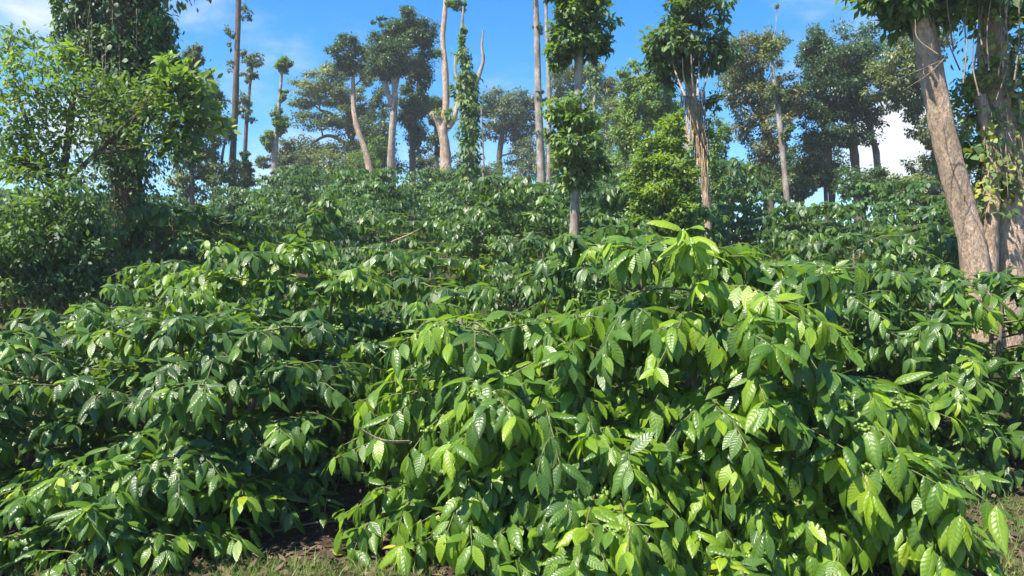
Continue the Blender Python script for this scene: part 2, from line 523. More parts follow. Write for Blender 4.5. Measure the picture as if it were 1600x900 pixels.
# ------------------------------------------------------------------ coffee bushes
def bush_plan(Ht, R, r, nbr, leaf, droop=1.0, low=0.12, sp=0.075, stems=4, face=None, bare=0.28, tiers=5, subs=3, step=.75):
    """returns leaf arrays (with the branch each leaf grows on), branch paths, stem paths (local, base at origin).
    face: azimuth towards which more branches grow"""
    stem_paths, branches = [], []
    for k in range(stems):
        a = 2 * math.pi * k / stems + r.uniform(-.5, .5)
        lean = R * r.uniform(.12, .3)
        hh = Ht * r.uniform(.72, .92)
        p = [(0.05 * math.cos(a), 0.05 * math.sin(a), -.15), (lean * .4 * math.cos(a), lean * .4 * math.sin(a), hh * .35),
             (lean * .8 * math.cos(a + .2), lean * .8 * math.sin(a + .2), hh * .7), (lean * math.cos(a + .1), lean * math.sin(a + .1), hh)]
        stem_paths.append(spline(p, 4))
    P, D, N, S, T, B = [], [], [], [], [], []
    Z = np.array([0, 0, 1.0])

    def leaves_on(path, bi, tn, s0, o):
        n = len(path)
        seg = np.linalg.norm(np.diff(path, axis=0), axis=1).sum()
        npair = max(2, int(seg * (1 - s0) / sp))
        ss = np.linspace(0, 1, n)
        for k in range(npair + 1):
            s = s0 + (1 - s0) * (k + r.uniform(-.3, .3) * (k < npair)) / npair
            c = np.array([np.interp(s, ss, path[:, i]) for i in range(3)])
            tan = np.array([np.interp(min(1, s + .06), ss, path[:, i]) - np.interp(s - .1, ss, path[:, i]) for i in range(3)])
            tan /= np.linalg.norm(tan) + 1e-9
            side = np.cross(Z, tan); side /= np.linalg.norm(side) + 1e-9
            last = k == npair
            angs = [(-1, 0), (1, 0)] + ([(-.45, 1), (.45, 1)] if last else [])
            if r.random() < .3 and not last: angs.append((r.uniform(-.5, .5), 0))
            for sg, tip in angs:
                if r.random() < .07: continue
                up_leaf = r.random() < .28
                fwd = r.uniform(.15, .75) if not last else r.uniform(.5, 1.0)
                dn = (r.uniform(.5, 1.7) * droop) if not up_leaf else r.uniform(-.25, .35)
                d = tan * fwd + side * sg * r.uniform(.45, 1.05) - Z * dn + r.normal(0, .16, 3)
                up = o * r.uniform(.2, .7) + Z + side * sg * r.uniform(-.1, .35) + r.normal(0, .18, 3)
                P.append(c + Z * r.uniform(0, .016) + side * sg * .008); D.append(d); N.append(up)
                young = last and tip
                S.append(leaf * r.uniform(.62, 1.12) * (.72 if young else 1.0))
                t = tn + r.normal(0, .065) + (r.uniform(.05, .34) if young else 0) + (.16 * r.random() if r.random() < .2 else 0)
                if r.random() < .003: t = r.uniform(.6, .9)
                T.append(min(.98, max(.02, t))); B.append(bi)

    for b in range(nbr):
        q = (b + .5) / nbr
        tz = (math.floor(q * tiers) + .5) / tiers * step + q * (1 - step)
        h0 = Ht * (low + (1.0 - low) * tz ** 0.85) * r.uniform(.96, 1.04)
        prof = math.sqrt(max(0.03, 1 - (max(0, h0 / Ht - .42) / .60) ** 2)) * (0.82 + .18 * min(1, h0 / (Ht * .3)))
        az = b * 2.399 + r.uniform(-.4, .4)
        if face is not None and r.random() < .4:
            az = face + r.normal(0, .9)
        Lb = max(.30, R * prof * r.uniform(.68, 1.10))
        sp_ = stem_paths[b % stems]
        root = sp_[min(len(sp_) - 1, int(len(sp_) * min(1, h0 / Ht * .95)))]
        o = np.array([math.cos(az), math.sin(az), 0.0])
        side = np.array([-o[1], o[0], 0.0])
        rise = r.uniform(.15, .5) * Lb
        fall = r.uniform(.15, .52) * Lb * droop
        bow = r.uniform(-.25, .25) * Lb
        ss = np.linspace(0, 1, 7)
        wob = r.normal(0, .014, (7, 3)); wob[0] = 0
        z0 = min(h0 - rise * .4, Ht * .93)
        path = np.stack([np.array([root[0], root[1], z0]) + o * Lb * s + side * bow * s * s + Z * (rise * s - fall * s ** 2.2) for s in ss]) + wob
        path[:, 2] = np.maximum(path[:, 2], 0.10 + .05 * r.random())
        rad = np.linspace(.0085, .0028, 7) * (.75 + .3 * Lb)
        parts = [(path, rad)]
        tn_b = r.beta(1.8, 3.4) * .60
        leaves_on(path, b, tn_b, bare, o)
        for j in range(subs if Lb > .45 else max(0, subs - 2)):
            s = r.uniform(.30, .85)
            c = np.array([np.interp(s, ss, path[:, i]) for i in range(3)])
            a2 = az + r.choice([-1, 1]) * r.uniform(.5, 1.25)
            o2 = np.array([math.cos(a2), math.sin(a2), 0.0])
            l2 = Lb * r.uniform(.22, .42) * (1.15 - .5 * s)
            ri = r.uniform(.1, .7); fa = r.uniform(.2, .8) * droop
            sp2 = np.stack([c + o2 * l2 * t + Z * l2 * (ri * t - fa * t * t) for t in np.linspace(0, 1, 5)])
            parts.append((sp2, np.linspace(.0045, .0022, 5)))
            leaves_on(sp2, b, tn_b + r.normal(0, .05), .25, o2)
        branches.append(parts)
    P, D, N, S, T, B = map(np.array, (P, D, N, S, T, B))
    return dict(P=P, M=frames(D, N), S=S, T=T, B=B, branches=branches, stems=stem_paths)


# a small library of single leaves shared by all leaves that are objects of their own
BENDS = (0.15, 0.4, 0.7, 1.05, 0.3, 0.55)
T_VAR = [ragged(leaf_template(6, 4, w_, wave=v_), 40 + i_, a_, i_ == 5) for i_, (w_, v_, a_) in enumerate(((.37, .006, .05), (.33, .014, .07), (.41, .010, .06), (.35, .018, .08), (.31, .008, .06), (.38, .012, .10)))]
TONES = (.05, .14, .22, .31, .40, .50, .62, .78, .95)
LEAF_LIB = {}


def lib_leaf(bend_i, tone, mat='coffee_leaf', tpl=None, tag_='coffee'):
    ti = int(np.argmin(np.abs(np.array(TONES) - tone)))
    key = (tag_, bend_i, ti)
    if key not in LEAF_LIB:
        LEAF_LIB[key] = leaves_mesh('leaf', tpl or T_VAR[bend_i], np.zeros((1, 3)), np.eye(3)[None], np.ones(1),
                                    np.array([TONES[ti]]), MAT[mat], (BENDS[bend_i],))
    return LEAF_LIB[key]


def visible_rank(P, S, base):
    """order leaves by how large they show in the photograph: hidden ones last"""
    W = P + np.asarray(base)
    y = np.maximum(W[:, 1], .3)
    sx = W[:, 0] / y * FPX; sy = (CAMZ - W[:, 2]) / y * FPX
    cell = 26
    key = np.round(sx / cell).astype(int) * 10007 + np.round(sy / cell).astype(int)
    near = {}
    for k, d in zip(key, y):
        if d < near.get(k, 1e9): near[k] = d
    hid = np.array([d - near[k] for k, d in zip(key, y)])
    score = S / y * np.where(hid < .12, 1.0, np.where(hid < .3, .55, .1))
    inside = (np.abs(sx) < 850) & (np.abs(sy) < 500)
    return np.argsort(-score * np.where(inside, 1, .05))


def place_leaf(parent, P, M, s, me):
    o = bpy.data.objects.new('leaf', me)
    COL.objects.link(o)
    o.parent = parent
    m4 = Matrix.Identity(4)
    for i in range(3):
        for j in range(3):
            m4[i][j] = float(M[i, j] * s)
        m4[i][3] = float(P[i])
    o.matrix_basis = m4
    return o


def berry_mesh():
    V, F, n = [], [], 0
    r = np.random.default_rng(5)
    t = (1 + 5 ** .5) / 2
    ico = np.array([(-1, t, 0), (1, t, 0), (-1, -t, 0), (1, -t, 0), (0, -1, t), (0, 1, t), (0, -1, -t), (0, 1, -t), (t, 0, -1), (t, 0, 1), (-t, 0, -1), (-t, 0, 1)], float)
    ico /= np.linalg.norm(ico[0])
    fi = np.array([(0, 11, 5), (0, 5, 1), (0, 1, 7), (0, 7, 10), (0, 10, 11), (1, 5, 9), (5, 11, 4), (11, 10, 2), (10, 7, 6), (7, 1, 8),
                   (3, 9, 4), (3, 4, 2), (3, 2, 6), (3, 6, 8), (3, 8, 9), (4, 9, 5), (2, 4, 11), (6, 2, 10), (8, 6, 7), (9, 8, 1)])
    for k in range(16):
        d = r.normal(0, 1, 3); d /= np.linalg.norm(d)
        c = d * r.uniform(.02, .036) * np.array([1.2, 1.2, .8])
        V.append(ico * .0105 * r.uniform(.8, 1.15) + c); F.append(fi + n); n += 12
    return raw_mesh('berry_cluster', np.concatenate(V), np.concatenate(F), MAT['berry'])


BERRY = berry_mesh()


def make_bush(label, base, plan, n_obj, group=None, berries=0, r=None, shift=0.0, view_base=None, tpl=None, mat='coffee_leaf', limbs='each'):
    root = thing('coffee_bush', label, 'coffee bush', base, group)
    for sp_ in plan['stems']:
        tb = Tubes().add(sp_, np.linspace(.030, .012, len(sp_)), 6, .12, 3)
        link('stem', tb.mesh('stem', MAT['twig_bark']), root)
    br = []
    if limbs == 'each':
        for parts in plan['branches']:
            tb = Tubes()
            for path, rad in parts: tb.add(path, rad, 4)
            br.append(link('branch', tb.mesh('branch', MAT['green_twig']), root))
    elif limbs == 'joined':
        tb = Tubes()
        for parts in plan['branches']:
            for path, rad in parts: tb.add(path[::2], rad[::2], 3)
        link('twig', tb.mesh('twig', MAT['green_twig']), root, 'stuff')
    P, M, S, B = plan['P'], plan['M'], plan['S'], plan['B']
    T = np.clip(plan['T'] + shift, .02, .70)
    order = visible_rank(P, S, view_base if view_base is not None else base)
    own = order[:n_obj]; rest = order[n_obj:]
    for i in own:
        place_leaf(br[B[i]] if br else root, P[i], M[i], S[i], lib_leaf(int(i) % 6, T[i]))
    if len(rest):
        me = leaves_mesh('foliage', tpl or T_MID, P[rest], M[rest], S[rest], T[rest], MAT[mat], (.2, .5, .9))
        link('foliage', me, root, 'stuff')
    if berries:
        vis = order[:400]
        for i in (r or rng).choice(vis, berries, replace=False):
            o = link('berry_cluster', BERRY, br[B[i]] if br else root)
            o.location = P[i] + np.array([0, -.01, .012]); o.rotation_euler = (0, 0, float(i))
    return root


def ground_pt(px, Y):
    x = (px - 800) / FPX * Y
    return Vector((x, Y, float(H(x, Y))))


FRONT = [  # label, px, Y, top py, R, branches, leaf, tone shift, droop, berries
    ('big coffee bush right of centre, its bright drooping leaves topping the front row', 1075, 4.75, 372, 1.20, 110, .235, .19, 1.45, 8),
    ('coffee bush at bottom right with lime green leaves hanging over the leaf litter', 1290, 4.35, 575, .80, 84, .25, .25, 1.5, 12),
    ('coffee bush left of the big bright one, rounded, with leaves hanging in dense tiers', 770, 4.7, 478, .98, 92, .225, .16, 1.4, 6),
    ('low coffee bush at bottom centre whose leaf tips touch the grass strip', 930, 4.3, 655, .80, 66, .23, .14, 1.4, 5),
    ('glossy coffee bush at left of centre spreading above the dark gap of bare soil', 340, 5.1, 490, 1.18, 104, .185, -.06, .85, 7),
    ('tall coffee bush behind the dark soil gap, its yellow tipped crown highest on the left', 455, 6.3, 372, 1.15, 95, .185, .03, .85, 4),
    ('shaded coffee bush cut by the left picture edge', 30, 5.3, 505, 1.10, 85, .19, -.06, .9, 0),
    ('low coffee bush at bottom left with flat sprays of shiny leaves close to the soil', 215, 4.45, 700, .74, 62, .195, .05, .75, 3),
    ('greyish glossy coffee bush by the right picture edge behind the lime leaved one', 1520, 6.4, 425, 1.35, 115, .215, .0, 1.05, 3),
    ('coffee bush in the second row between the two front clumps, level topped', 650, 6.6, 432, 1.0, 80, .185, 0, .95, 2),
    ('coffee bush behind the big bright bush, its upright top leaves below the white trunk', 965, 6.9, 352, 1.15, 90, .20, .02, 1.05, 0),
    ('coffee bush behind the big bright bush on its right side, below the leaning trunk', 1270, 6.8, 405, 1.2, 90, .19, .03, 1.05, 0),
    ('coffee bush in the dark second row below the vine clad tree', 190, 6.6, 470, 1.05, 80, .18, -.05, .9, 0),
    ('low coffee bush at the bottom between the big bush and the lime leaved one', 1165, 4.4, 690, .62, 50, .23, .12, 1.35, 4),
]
for i, (lab, px, Y, top, R, nb, lf, sh, dr, nbz) in enumerate(FRONT):
    r = np.random.default_rng(100 + i)
    b = ground_pt(px, Y)
    Ht = at(px, top, Y).z - b.z
    pl = bush_plan(Ht * 1.03, R, r, int(nb * .66), lf * .80, droop=dr, low=(.08 if px < 520 and px != 215 else .20 if px > 1280 and Y < 5 else .08), sp=.056, face=-math.pi / 2, tiers=max(3, int(Ht / .3)))
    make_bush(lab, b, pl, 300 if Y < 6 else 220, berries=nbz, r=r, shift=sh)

# rows climbing the hill: prototypes copied
FRONT_XY = [(ground_pt(f[1], f[2]).x, f[2], f[4]) for f in FRONT]


def hill_spots():
    r = np.random.default_rng(31)
    out = []
    y = 8.3
    row = 0
    while y < 30.5:
        st = 2.42
        half = .74 * y + 2.5
        x = -half + (row % 2) * st * .5
        while x < half:
            xx = x + r.normal(0, .32); yy = y + r.normal(0, .32)
            u = xx / yy
            if yy < crest(u) + 2.0 and not (u > .50 and yy < 9.7) and not (.06 < u < .115 and 9.2 < yy < 13.2) and not (.19 < u < .27 and 9.8 < yy < 14) and u > -.72:
                if all((xx - fx) ** 2 + (yy - fy) ** 2 > (.55 * fr + .55) ** 2 for fx, fy, fr in FRONT_XY):
                    out.append((xx, yy))
            x += st
        y += st * .93
        row += 1
    return out


SPOTS = hill_spots()
PROTO_N, PROTO_F = [], []
for k in range(4):
    r = np.random.default_rng(200 + k)
    PROTO_N.append(bush_plan(1.80 + .10 * k, 1.26, r, 70, .165, droop=1.05, low=.06, sp=.062, stems=3, tiers=5, step=.35))
for k in range(4):
    r = np.random.default_rng(300 + k)
    PROTO_F.append(bush_plan(1.80 + .10 * k, 1.28, r, 74, .155, droop=1.05, low=.06, sp=.072, stems=2, tiers=5, subs=2, step=.3))
BUILT = {}


def zone(x, y):
    u = x / y * FPX + 800
    zs = ((330, 'by the creeper wrapped trunk'), (470, 'left of the dark little tree'), (640, 'behind the dark little tree'), (800, 'left of the white trunk'),
          (980, 'around the white trunk'), (1180, 'by the lime feathery tree'), (1330, 'below the rusty tree'), (9999, 'left of the leaning trunk'))
    if y >= 15:
        zs = ((420, 'under the tall bare trunk'), (520, 'under the slim tufted tree'), (660, 'under the round crowned trees'), (760, 'under the forked bare tree'),
              (900, 'under the tall pale trunks'), (9999, 'between white and shaggy trunks'))
    for lim, t in zs:
        if u < lim: return t


for i, (x, y) in enumerate(SPOTS):
    near = y < 15
    z = float(H(x, y))
    zn = zone(x, y)
    if near:
        lv = 'first hill rows' if y < 10 else 'middle hill rows' if y < 12.5 else 'upper hill rows'
        lab = 'coffee bush in the ' + lv + ' ' + zn
        key = ('n', i % 4)
        grp = 'coffee bushes in the ' + lv + ' ' + zn
    else:
        lv = 'partway up the far slope' if y < 22 else 'near the hill top'
        lab = 'small coffee bush ' + lv + ' ' + zn
        key = ('f', i % 4)
        grp = 'coffee bushes ' + lv + ' ' + zn
    if key not in BUILT:
        pl = (PROTO_N if near else PROTO_F)[key[1]]
        o = make_bush(lab, (x, y, z), pl, 110 if near else 0, grp, view_base=(0, 10, .5), shift=-.10,
                      tpl=T_LOW if near else T_FAR, limbs='joined' if near else 'none', mat='coffee_leaf' if near else 'coffee_leaf_far')
        BUILT[key] = o
    else:
        o = copy_tree(BUILT[key])
        o['label'] = lab; o['group'] = grp
    o.location = (x, y, z - .05)
    s = random.uniform(.78, 1.16)
    o.scale = (s * random.uniform(.95, 1.1), s * random.uniform(.95, 1.1), s)
    o.rotation_euler = (0, 0, random.uniform(-.5, .5) if near else random.uniform(0, 6.28))

# bushes that share a place on the slope are told apart by their order from the left
ORD = ['leftmost', 'second from left', 'third from left', 'fourth from left', 'fifth from left', 'sixth from left', 'seventh from left', 'eighth from left',
       'ninth from left', 'tenth from left', 'eleventh from left', 'twelfth from left', 'thirteenth from left', 'fourteenth from left', 'fifteenth from left']
byl = {}
for o in SC.objects:
    if o.get('category') == 'coffee bush' and o.get('group'): byl.setdefault(o['label'], []).append(o)
for lab, obs in byl.items():
    obs.sort(key=lambda o: o.location.x / o.location.y)
    if len(obs) == 2: names = ['the left one', 'the right one']
    elif len(obs) > 2: names = ORD[:len(obs) - 1] + ['rightmost']
    else: continue
    for o, t in zip(obs, names): o['label'] = lab + ', ' + t


# ------------------------------------------------------------------ trees
def crown_points(r, c, rx, ry, rz, n, nsub, sub=.25):
    """leaf places in sub-clumps spread through an ellipsoid"""
    d = r.normal(0, 1, (nsub, 3)); d /= np.linalg.norm(d, axis=1, keepdims=True)
    rad = r.uniform(.25, 1.35, nsub) ** .6
    cc = d * rad[:, None] * (1 - sub * .55)
    idx = r.integers(0, nsub, n)
    w = r.uniform(.6, 1.35, nsub)
    e = r.normal(0, 1, (n, 3)); e /= np.linalg.norm(e, axis=1, keepdims=True)
    e *= np.minimum(r.uniform(0, 1, n) ** .5 + np.abs(r.normal(0, .22, n)), 1.7)[:, None]
    e[:, 2] *= .75
    q = cc[idx] + e * (sub * w[idx])[:, None]
    ax = np.array([rx, ry, rz])
    return np.asarray(c) + q * ax, np.asarray(c) + cc * ax, e, idx


def crown_leaves(r, P, e, idx, nsub, size, droop, tone, spread):
    n = len(P)
    d = e * 1.0 + r.normal(0, .55, (n, 3)); d[:, 2] -= droop
    up = e * .6 + np.array([0, 0, 1.0]) + r.normal(0, .4, (n, 3))
    tb = r.normal(0, spread, nsub)
    T = np.clip(tone + tb[idx] + r.normal(0, .09, n), .02, .98)
    return frames(d, up), size * r.uniform(.65, 1.2, n), T


TREE_N = [0]


def tree(name, label, Y, trunks, clumps, bark='brown_bark', leaf='dark_leaf', group=None, cat='tree', limb_k=.35, ring=9,
         rough=.10, vines=(), extra=None, tpl=None, droop=.5, depth=1.0, own_leaves=0, lib=None, dens=1.8):
    """trunks: lists of (px, py, half width px[, extra depth]); clumps: (px, py, rx, ry, leaves, leaf m, tone, subclumps)
    vines: (trunk index, t0, t1, leaves, leaf m, spread px, tone)"""
    TREE_N[0] += 1
    r = np.random.default_rng(900 + TREE_N[0])
    m = Y / FPX
    p0 = trunks[0][0]
    b = at(p0[0], p0[1], Y)
    gz = float(H(b.x, Y))
    base = np.array([b.x, Y, gz])
    root = thing(name, label, cat, base, group)
    paths = []
    for ti, tr in enumerate(trunks):
        pts = [np.array(at(p[0], p[1], Y + (p[3] if len(p) > 3 else 0))) - base for p in tr]
        rad = [p[2] * m for p in tr]
        if ti == 0 or (len(tr[0]) > 4 and tr[0][4]):
            foot = pts[0].copy()
            zg = float(H(foot[0] + base[0], foot[1] + base[1])) - gz
            if foot[2] > zg + .1:
                d = pts[0] - pts[1]; d = d / abs(d[2]) if abs(d[2]) > .05 else np.array([0, 0, -1.0])
                foot = foot + d * (foot[2] - zg) * np.array([.5, .5, 1])
            foot[2] = min(foot[2], zg) - .25
            pts.insert(0, foot); rad.insert(0, rad[0] * 1.18)
        k = 6
        sp_ = spline(pts, k)
        rr = np.interp(np.linspace(0, 1, len(sp_)), np.linspace(0, 1, len(rad)), rad)
        paths.append((sp_, rr))
        link('trunk' if (ti == 0 or rad[0] > 4.5 * m) else 'limb', Tubes().add(sp_, rr, ring, rough, TREE_N[0] * 7 + ti).mesh('trunk', MAT[bark]), root)
    allp = np.concatenate([p for p, _ in paths]); allr = np.concatenate([q for _, q in paths])
    P, M, S, T = [], [], [], []
    for (px, py, rx, ry, n, lsz, tone, nsub) in clumps:
        if Y > 20: rx *= 1.14; ry *= 1.12
        n = int(n * dens * (2.2 if Y > 20 else 1.0)); lsz = lsz * (.62 if Y > 20 else .9 if Y > 14 else 1)
        nsub = int(nsub * 2.2)
        c = np.array(at(px, py, Y)) - base
        q, sub, e, idx = crown_points(r, c, rx * m, rx * m * depth, ry * m, n, nsub)
        mm, ss, tt = crown_leaves(r, q, e, idx, nsub, lsz, droop, tone, .10)
        P.append(q); M.append(mm); S.append(ss); T.append(tt)
        # one limb from the trunk into each clump, with its boughs
        tb = Tubes()
        dd = np.linalg.norm((allp - c) * np.array([1, 1, .8]), axis=1) + np.maximum(0, allp[:, 2] - c[2]) * 1.2
        a = allp[int(np.argmin(dd))]
        r0 = max(.012, min(allr[int(np.argmin(dd))] * .7, limb_k * rx * m * .16))
        midp = (a + c) / 2 + np.array([0, 0, .10 * np.linalg.norm(c - a)]) + r.normal(0, .05, 3) * np.linalg.norm(c - a)
        main = spline([a, midp, c + np.array([.01, 0, .02])], 4)
        tb.add(main, np.linspace(r0, r0 * .6, 9), 5)
        for s_ in sub[:min(nsub, 16)]:
            k0 = main[int(r.integers(4, 9))]
            tb.add(spline([k0, (k0 + s_) / 2 + r.normal(0, .06, 3) * rx * m, s_], 3), np.linspace(r0 * .5, r0 * .12, 7), 4)
        link('limb', tb.mesh('limb', MAT[bark]), root)
    if P:
        P, M, S, T = map(np.concatenate, (P, M, S, T))
        if own_leaves:
            order = visible_rank(P, S, base)
            for i in order[:own_leaves]:
                place_leaf(root, P[i], M[i], S[i], lib_leaf(int(i) % 4, T[i], leaf, T_ROUND if lib == 'round' else T_MID, leaf + str(lib)))
            rest = order[own_leaves:]
            P, M, S, T = P[rest], M[rest], S[rest], T[rest]
        link('crown', leaves_mesh('crown', tpl or T_FAR, P, M, S, T, MAT[leaf], (0.0, .5)), root)
    for (ti, t0, t1, n, lsz, spr, tone) in vines:
        sp_, rr = paths[ti]
        t = r.uniform(t0, t1, n) * (len(sp_) - 1)
        i0 = np.floor(t).astype(int); i1 = np.minimum(i0 + 1, len(sp_) - 1); f = (t - i0)[:, None]
        c = sp_[i0] * (1 - f) + sp_[i1] * f
        th = r.uniform(0, 2 * math.pi, n)
        lump = 1 + .45 * np.sin(t * 2.1 + np.sin(th) * 2) + .3 * np.sin(t * 5 + th * 2)
        o = np.stack([np.cos(th), np.sin(th), np.zeros(n)], 1)
        rad = rr[i0] + np.abs(r.normal(0, 1, n)) * spr * m * .5 * np.clip(lump, .15, 2)
        p = c + o * rad[:, None]
        d = o * .6 + r.normal(0, .5, (n, 3)); d[:, 2] -= .8
        up = o + np.array([0, 0, .7]) + r.normal(0, .35, (n, 3))
        fr = frames(d, up); ss = lsz * r.uniform(.6, 1.2, n)
        tt = np.clip(tone + .12 * np.sin(t * 1.7 + th) + r.normal(0, .1, n), .02, .95)
        vo = np.arange(n)
        if own_leaves:
            order = visible_rank(p, ss, base)
            k = min(own_leaves, n // 2)
            for i in order[:k]:
                place_leaf(root, p[i], fr[i], ss[i], lib_leaf(int(i) % 4, tt[i], 'vine_leaf', T_ROUND, 'vine'))
            vo = order[k:]
        link('vine', leaves_mesh('vine', tpl or T_FAR, p[vo], fr[vo], ss[vo], tt[vo], MAT['vine_leaf'], (.3, .8)), root)
    if extra: extra(root, base, m, r)
    return root


def mk_fibre(px, py, w, h, Y, n, mat='fibre', fall=1.0):
    """hanging strands (dry roots, ferns) round a trunk"""
    def f(root, base, m, r):
        tb = Tubes()
        for k in range(n):
            a = r.uniform(0, 6.28)
            q = r.uniform(-1, 1)
            c = np.array(at(px, py, Y)) - base + np.array([math.cos(a) * w * m * .55, math.sin(a) * w * m * .55, q * h * m * .6])
            o = np.array([math.cos(a), math.sin(a), 0]) * w * m
            l = r.uniform(.25, .7) * h * m * fall
            tb.add([c, c + o * .35 * r.uniform(.2, 1) + np.array([0, 0, .1 * l]), c + o * r.uniform(.1, .5) + np.array([0, 0, -l])], np.array([.5, .45, .15]) * m * r.uniform(1.0, 1.8), 3)
        link('fibre', tb.mesh('fibre', MAT[mat]), root, 'stuff')
    return f


def mk_shoots(spots, Y, mat='tan_bark', w=1.0):
    """thin shoots: (px0, py0, px1, py1)"""
    def f(root, base, m, r):
        for (x0, y0, x1, y1) in spots:
            a = np.array(at(x0, y0, Y - r.uniform(.1, .5))) - base; b = np.array(at(x1, y1, Y - r.uniform(.0, .6))) - base
            mid = (a + b) / 2 + r.normal(0, .03, 3)
            link('shoot', Tubes().add(spline([a, mid, b], 4), np.linspace(2.0, 1.0, 9) * m * w, 5).mesh('shoot', MAT[mat]), root)
    return f


# ---- big leaning tree at right, near
def right_extra(root, base, m, r):
    mk_shoots([(1470, 70, 1440, -8), (1490, 80, 1478, -12), (1510, 70, 1515, -14), (1535, 75, 1532, -12), (1575, 80, 1568, -14), (1595, 90, 1604, -10), (1500, 110, 1466, 25), (1505, 130, 1500, 10), (1520, 120, 1535, 8), (1545, 110, 1548, 0), (1560, 120, 1575, 2), (1530, 150, 1522, 40),
               (1585, 125, 1592, 0), (1480, 60, 1505, 0), (1568, 110, 1562, -10), (1555, 160, 1580, 60)], 8.6, 'twig_bark', .62)(root, base, m, r)
    mk_fibre(1560, 190, 34, 150, 8.7, 80, 'twig_bark', .4)(root, base, m, r)
    mk_shoots([(1470, 95, 1400, 125), (1475, 92, 1410, 142), (1466, 85, 1430, 30)], 8.2, 'twig_bark', .4)(root, base, m, r)


tree('leaning_tree', 'thick tan trunk leaning left beside the vine hung trunk at the right edge', 8.6,
     [[(1523, 412, 20), (1508, 340, 19), (1484, 250, 18.5), (1466, 170, 18), (1451, 90, 17.5), (1440, 20, 16.5), (1432, -60, 16)]],
     [(1440, 8, 62, 40, 520, .15, .22, 18), (1400, -20, 60, 40, 420, .15, .30, 14), (1470, -40, 90, 50, 600, .16, .2, 16)],
     'tan_bark', 'broad_leaf', ring=18, rough=.05, tpl=T_LOW, own_leaves=120, dens=1.9)
tree('vine_hung_tree', 'multi stemmed trunk hung with yellow green creepers at the right edge', 8.9,
     [[(1572, 405, 30), (1574, 330, 27), (1568, 250, 25), (1560, 160, 22), (1548, 60, 18), (1540, -40, 15)],
      [(1597, 400, 13, 0, 1), (1590, 300, 14), (1600, 200, 16), (1622, 120, 16), (1650, 40, 14)],
      [(1545, 395, 12, -.25, 1), (1550, 320, 12, -.25), (1546, 240, 11, -.2), (1532, 150, 10, -.1)]],
     [(1560, 10, 64, 34, 300, .12, .35, 20), (1520, -16, 70, 36, 260, .13, .3, 16), (1590, 90, 40, 45, 200, .12, .4, 12), (1610, -10, 60, 50, 400, .15, .2, 12),
      (1522, 160, 36, 54, 620, .08, .66, 16), (1508, 240, 30, 24, 240, .13, .42, 10), (1556, 290, 36, 22, 220, .13, .42, 10), (1595, 155, 30, 18, 90, .13, .5, 6),
      (1540, 120, 30, 40, 200, .10, .45, 10)],
     'tan_bark', 'vine_leaf', ring=14, rough=.16, tpl=T_LOW, own_leaves=280, lib='round', extra=right_extra, limb_k=.12, dens=1.25,
     vines=[(0, .40, .98, 620, .085, 30, .6), (2, .42, .95, 360, .085, 30, .6), (1, .45, .95, 260, .085, 26, .5)])

# ---- vine clad tree at left, near
tree('vine_clad_tree', 'dark trunk wrapped in hanging creepers rising out of the picture at left', 10.5,
     [[(194, 490, 24), (196, 400, 23), (200, 320, 22), (196, 240, 21), (188, 150, 22), (185, 60, 22), (180, -60, 20), (178, -160, 14)]],
     [(180, -70, 150, 60, 1500, .13, .2, 26), (112, 15, 34, 80, 1300, .085, .3, 22), (150, 70, 44, 100, 2100, .085, .14, 24), (215, 60, 54, 105, 2700, .085, .25, 30), (246, 75, 34, 105, 1600, .085, .2, 18),
      (190, 130, 60, 55, 1300, .085, .2, 18), (160, -10, 60, 60, 1000, .085, .1, 16)],
     'brown_bark', 'vine_leaf', ring=14, rough=.14, tpl=T_LOW, droop=1.1, own_leaves=60, dens=1.6,
     vines=[(0, .05, .6, 5200, .075, 44, .16), (0, .45, .8, 4200, .08, 62, .12)],
     extra=lambda root, base, m, r: (mk_fibre(196, 380, 34, 190, 10.5, 90, 'twig_bark', .8)(root, base, m, r), mk_fibre(180, 100, 70, 160, 10.5, 120, 'twig_bark', .8)(root, base, m, r)))
tree('bright_leaved_tree', 'bushy tree with pale lime upright leaves in front of the creeper wrapped trunk at left', 9.2,
     [[(100, 490, 6), (92, 380, 6), (98, 280, 5.5), (110, 190, 5), (118, 110, 3)], [(98, 290, 4), (160, 230, 3.5), (225, 170, 3), (285, 130, 2)],
      [(95, 320, 4), (60, 240, 3.5), (28, 150, 2.5)], [(150, 240, 3), (215, 230, 2.6), (270, 200, 2)]],
     [(40, 130, 70, 70, 520, .085, .52, 24), (120, 150, 78, 64, 560, .085, .38, 26), (225, 160, 78, 60, 330, .085, .24, 24), (290, 155, 46, 55, 240, .135, .34, 14),
      (50, 215, 70, 42, 420, .085, .2, 20), (180, 225, 80, 36, 170, .085, .2, 18), (280, 215, 40, 40, 120, .13, .3, 10), (345, 190, 18, 30, 30, .15, .55, 4),
      (15, 60, 34, 34, 70, .085, .34, 10), (100, 90, 26, 26, 50, .14, .55, 6), (262, 110, 22, 26, 40, .16, .55, 6), (60, 268, 85, 34, 260, .085, .3, 14), (30, 268, 50, 22, 200, .085, .15, 8)],
     'brown_bark', 'broad_leaf', tpl=T_MID, droop=.1, own_leaves=300, dens=2.2)
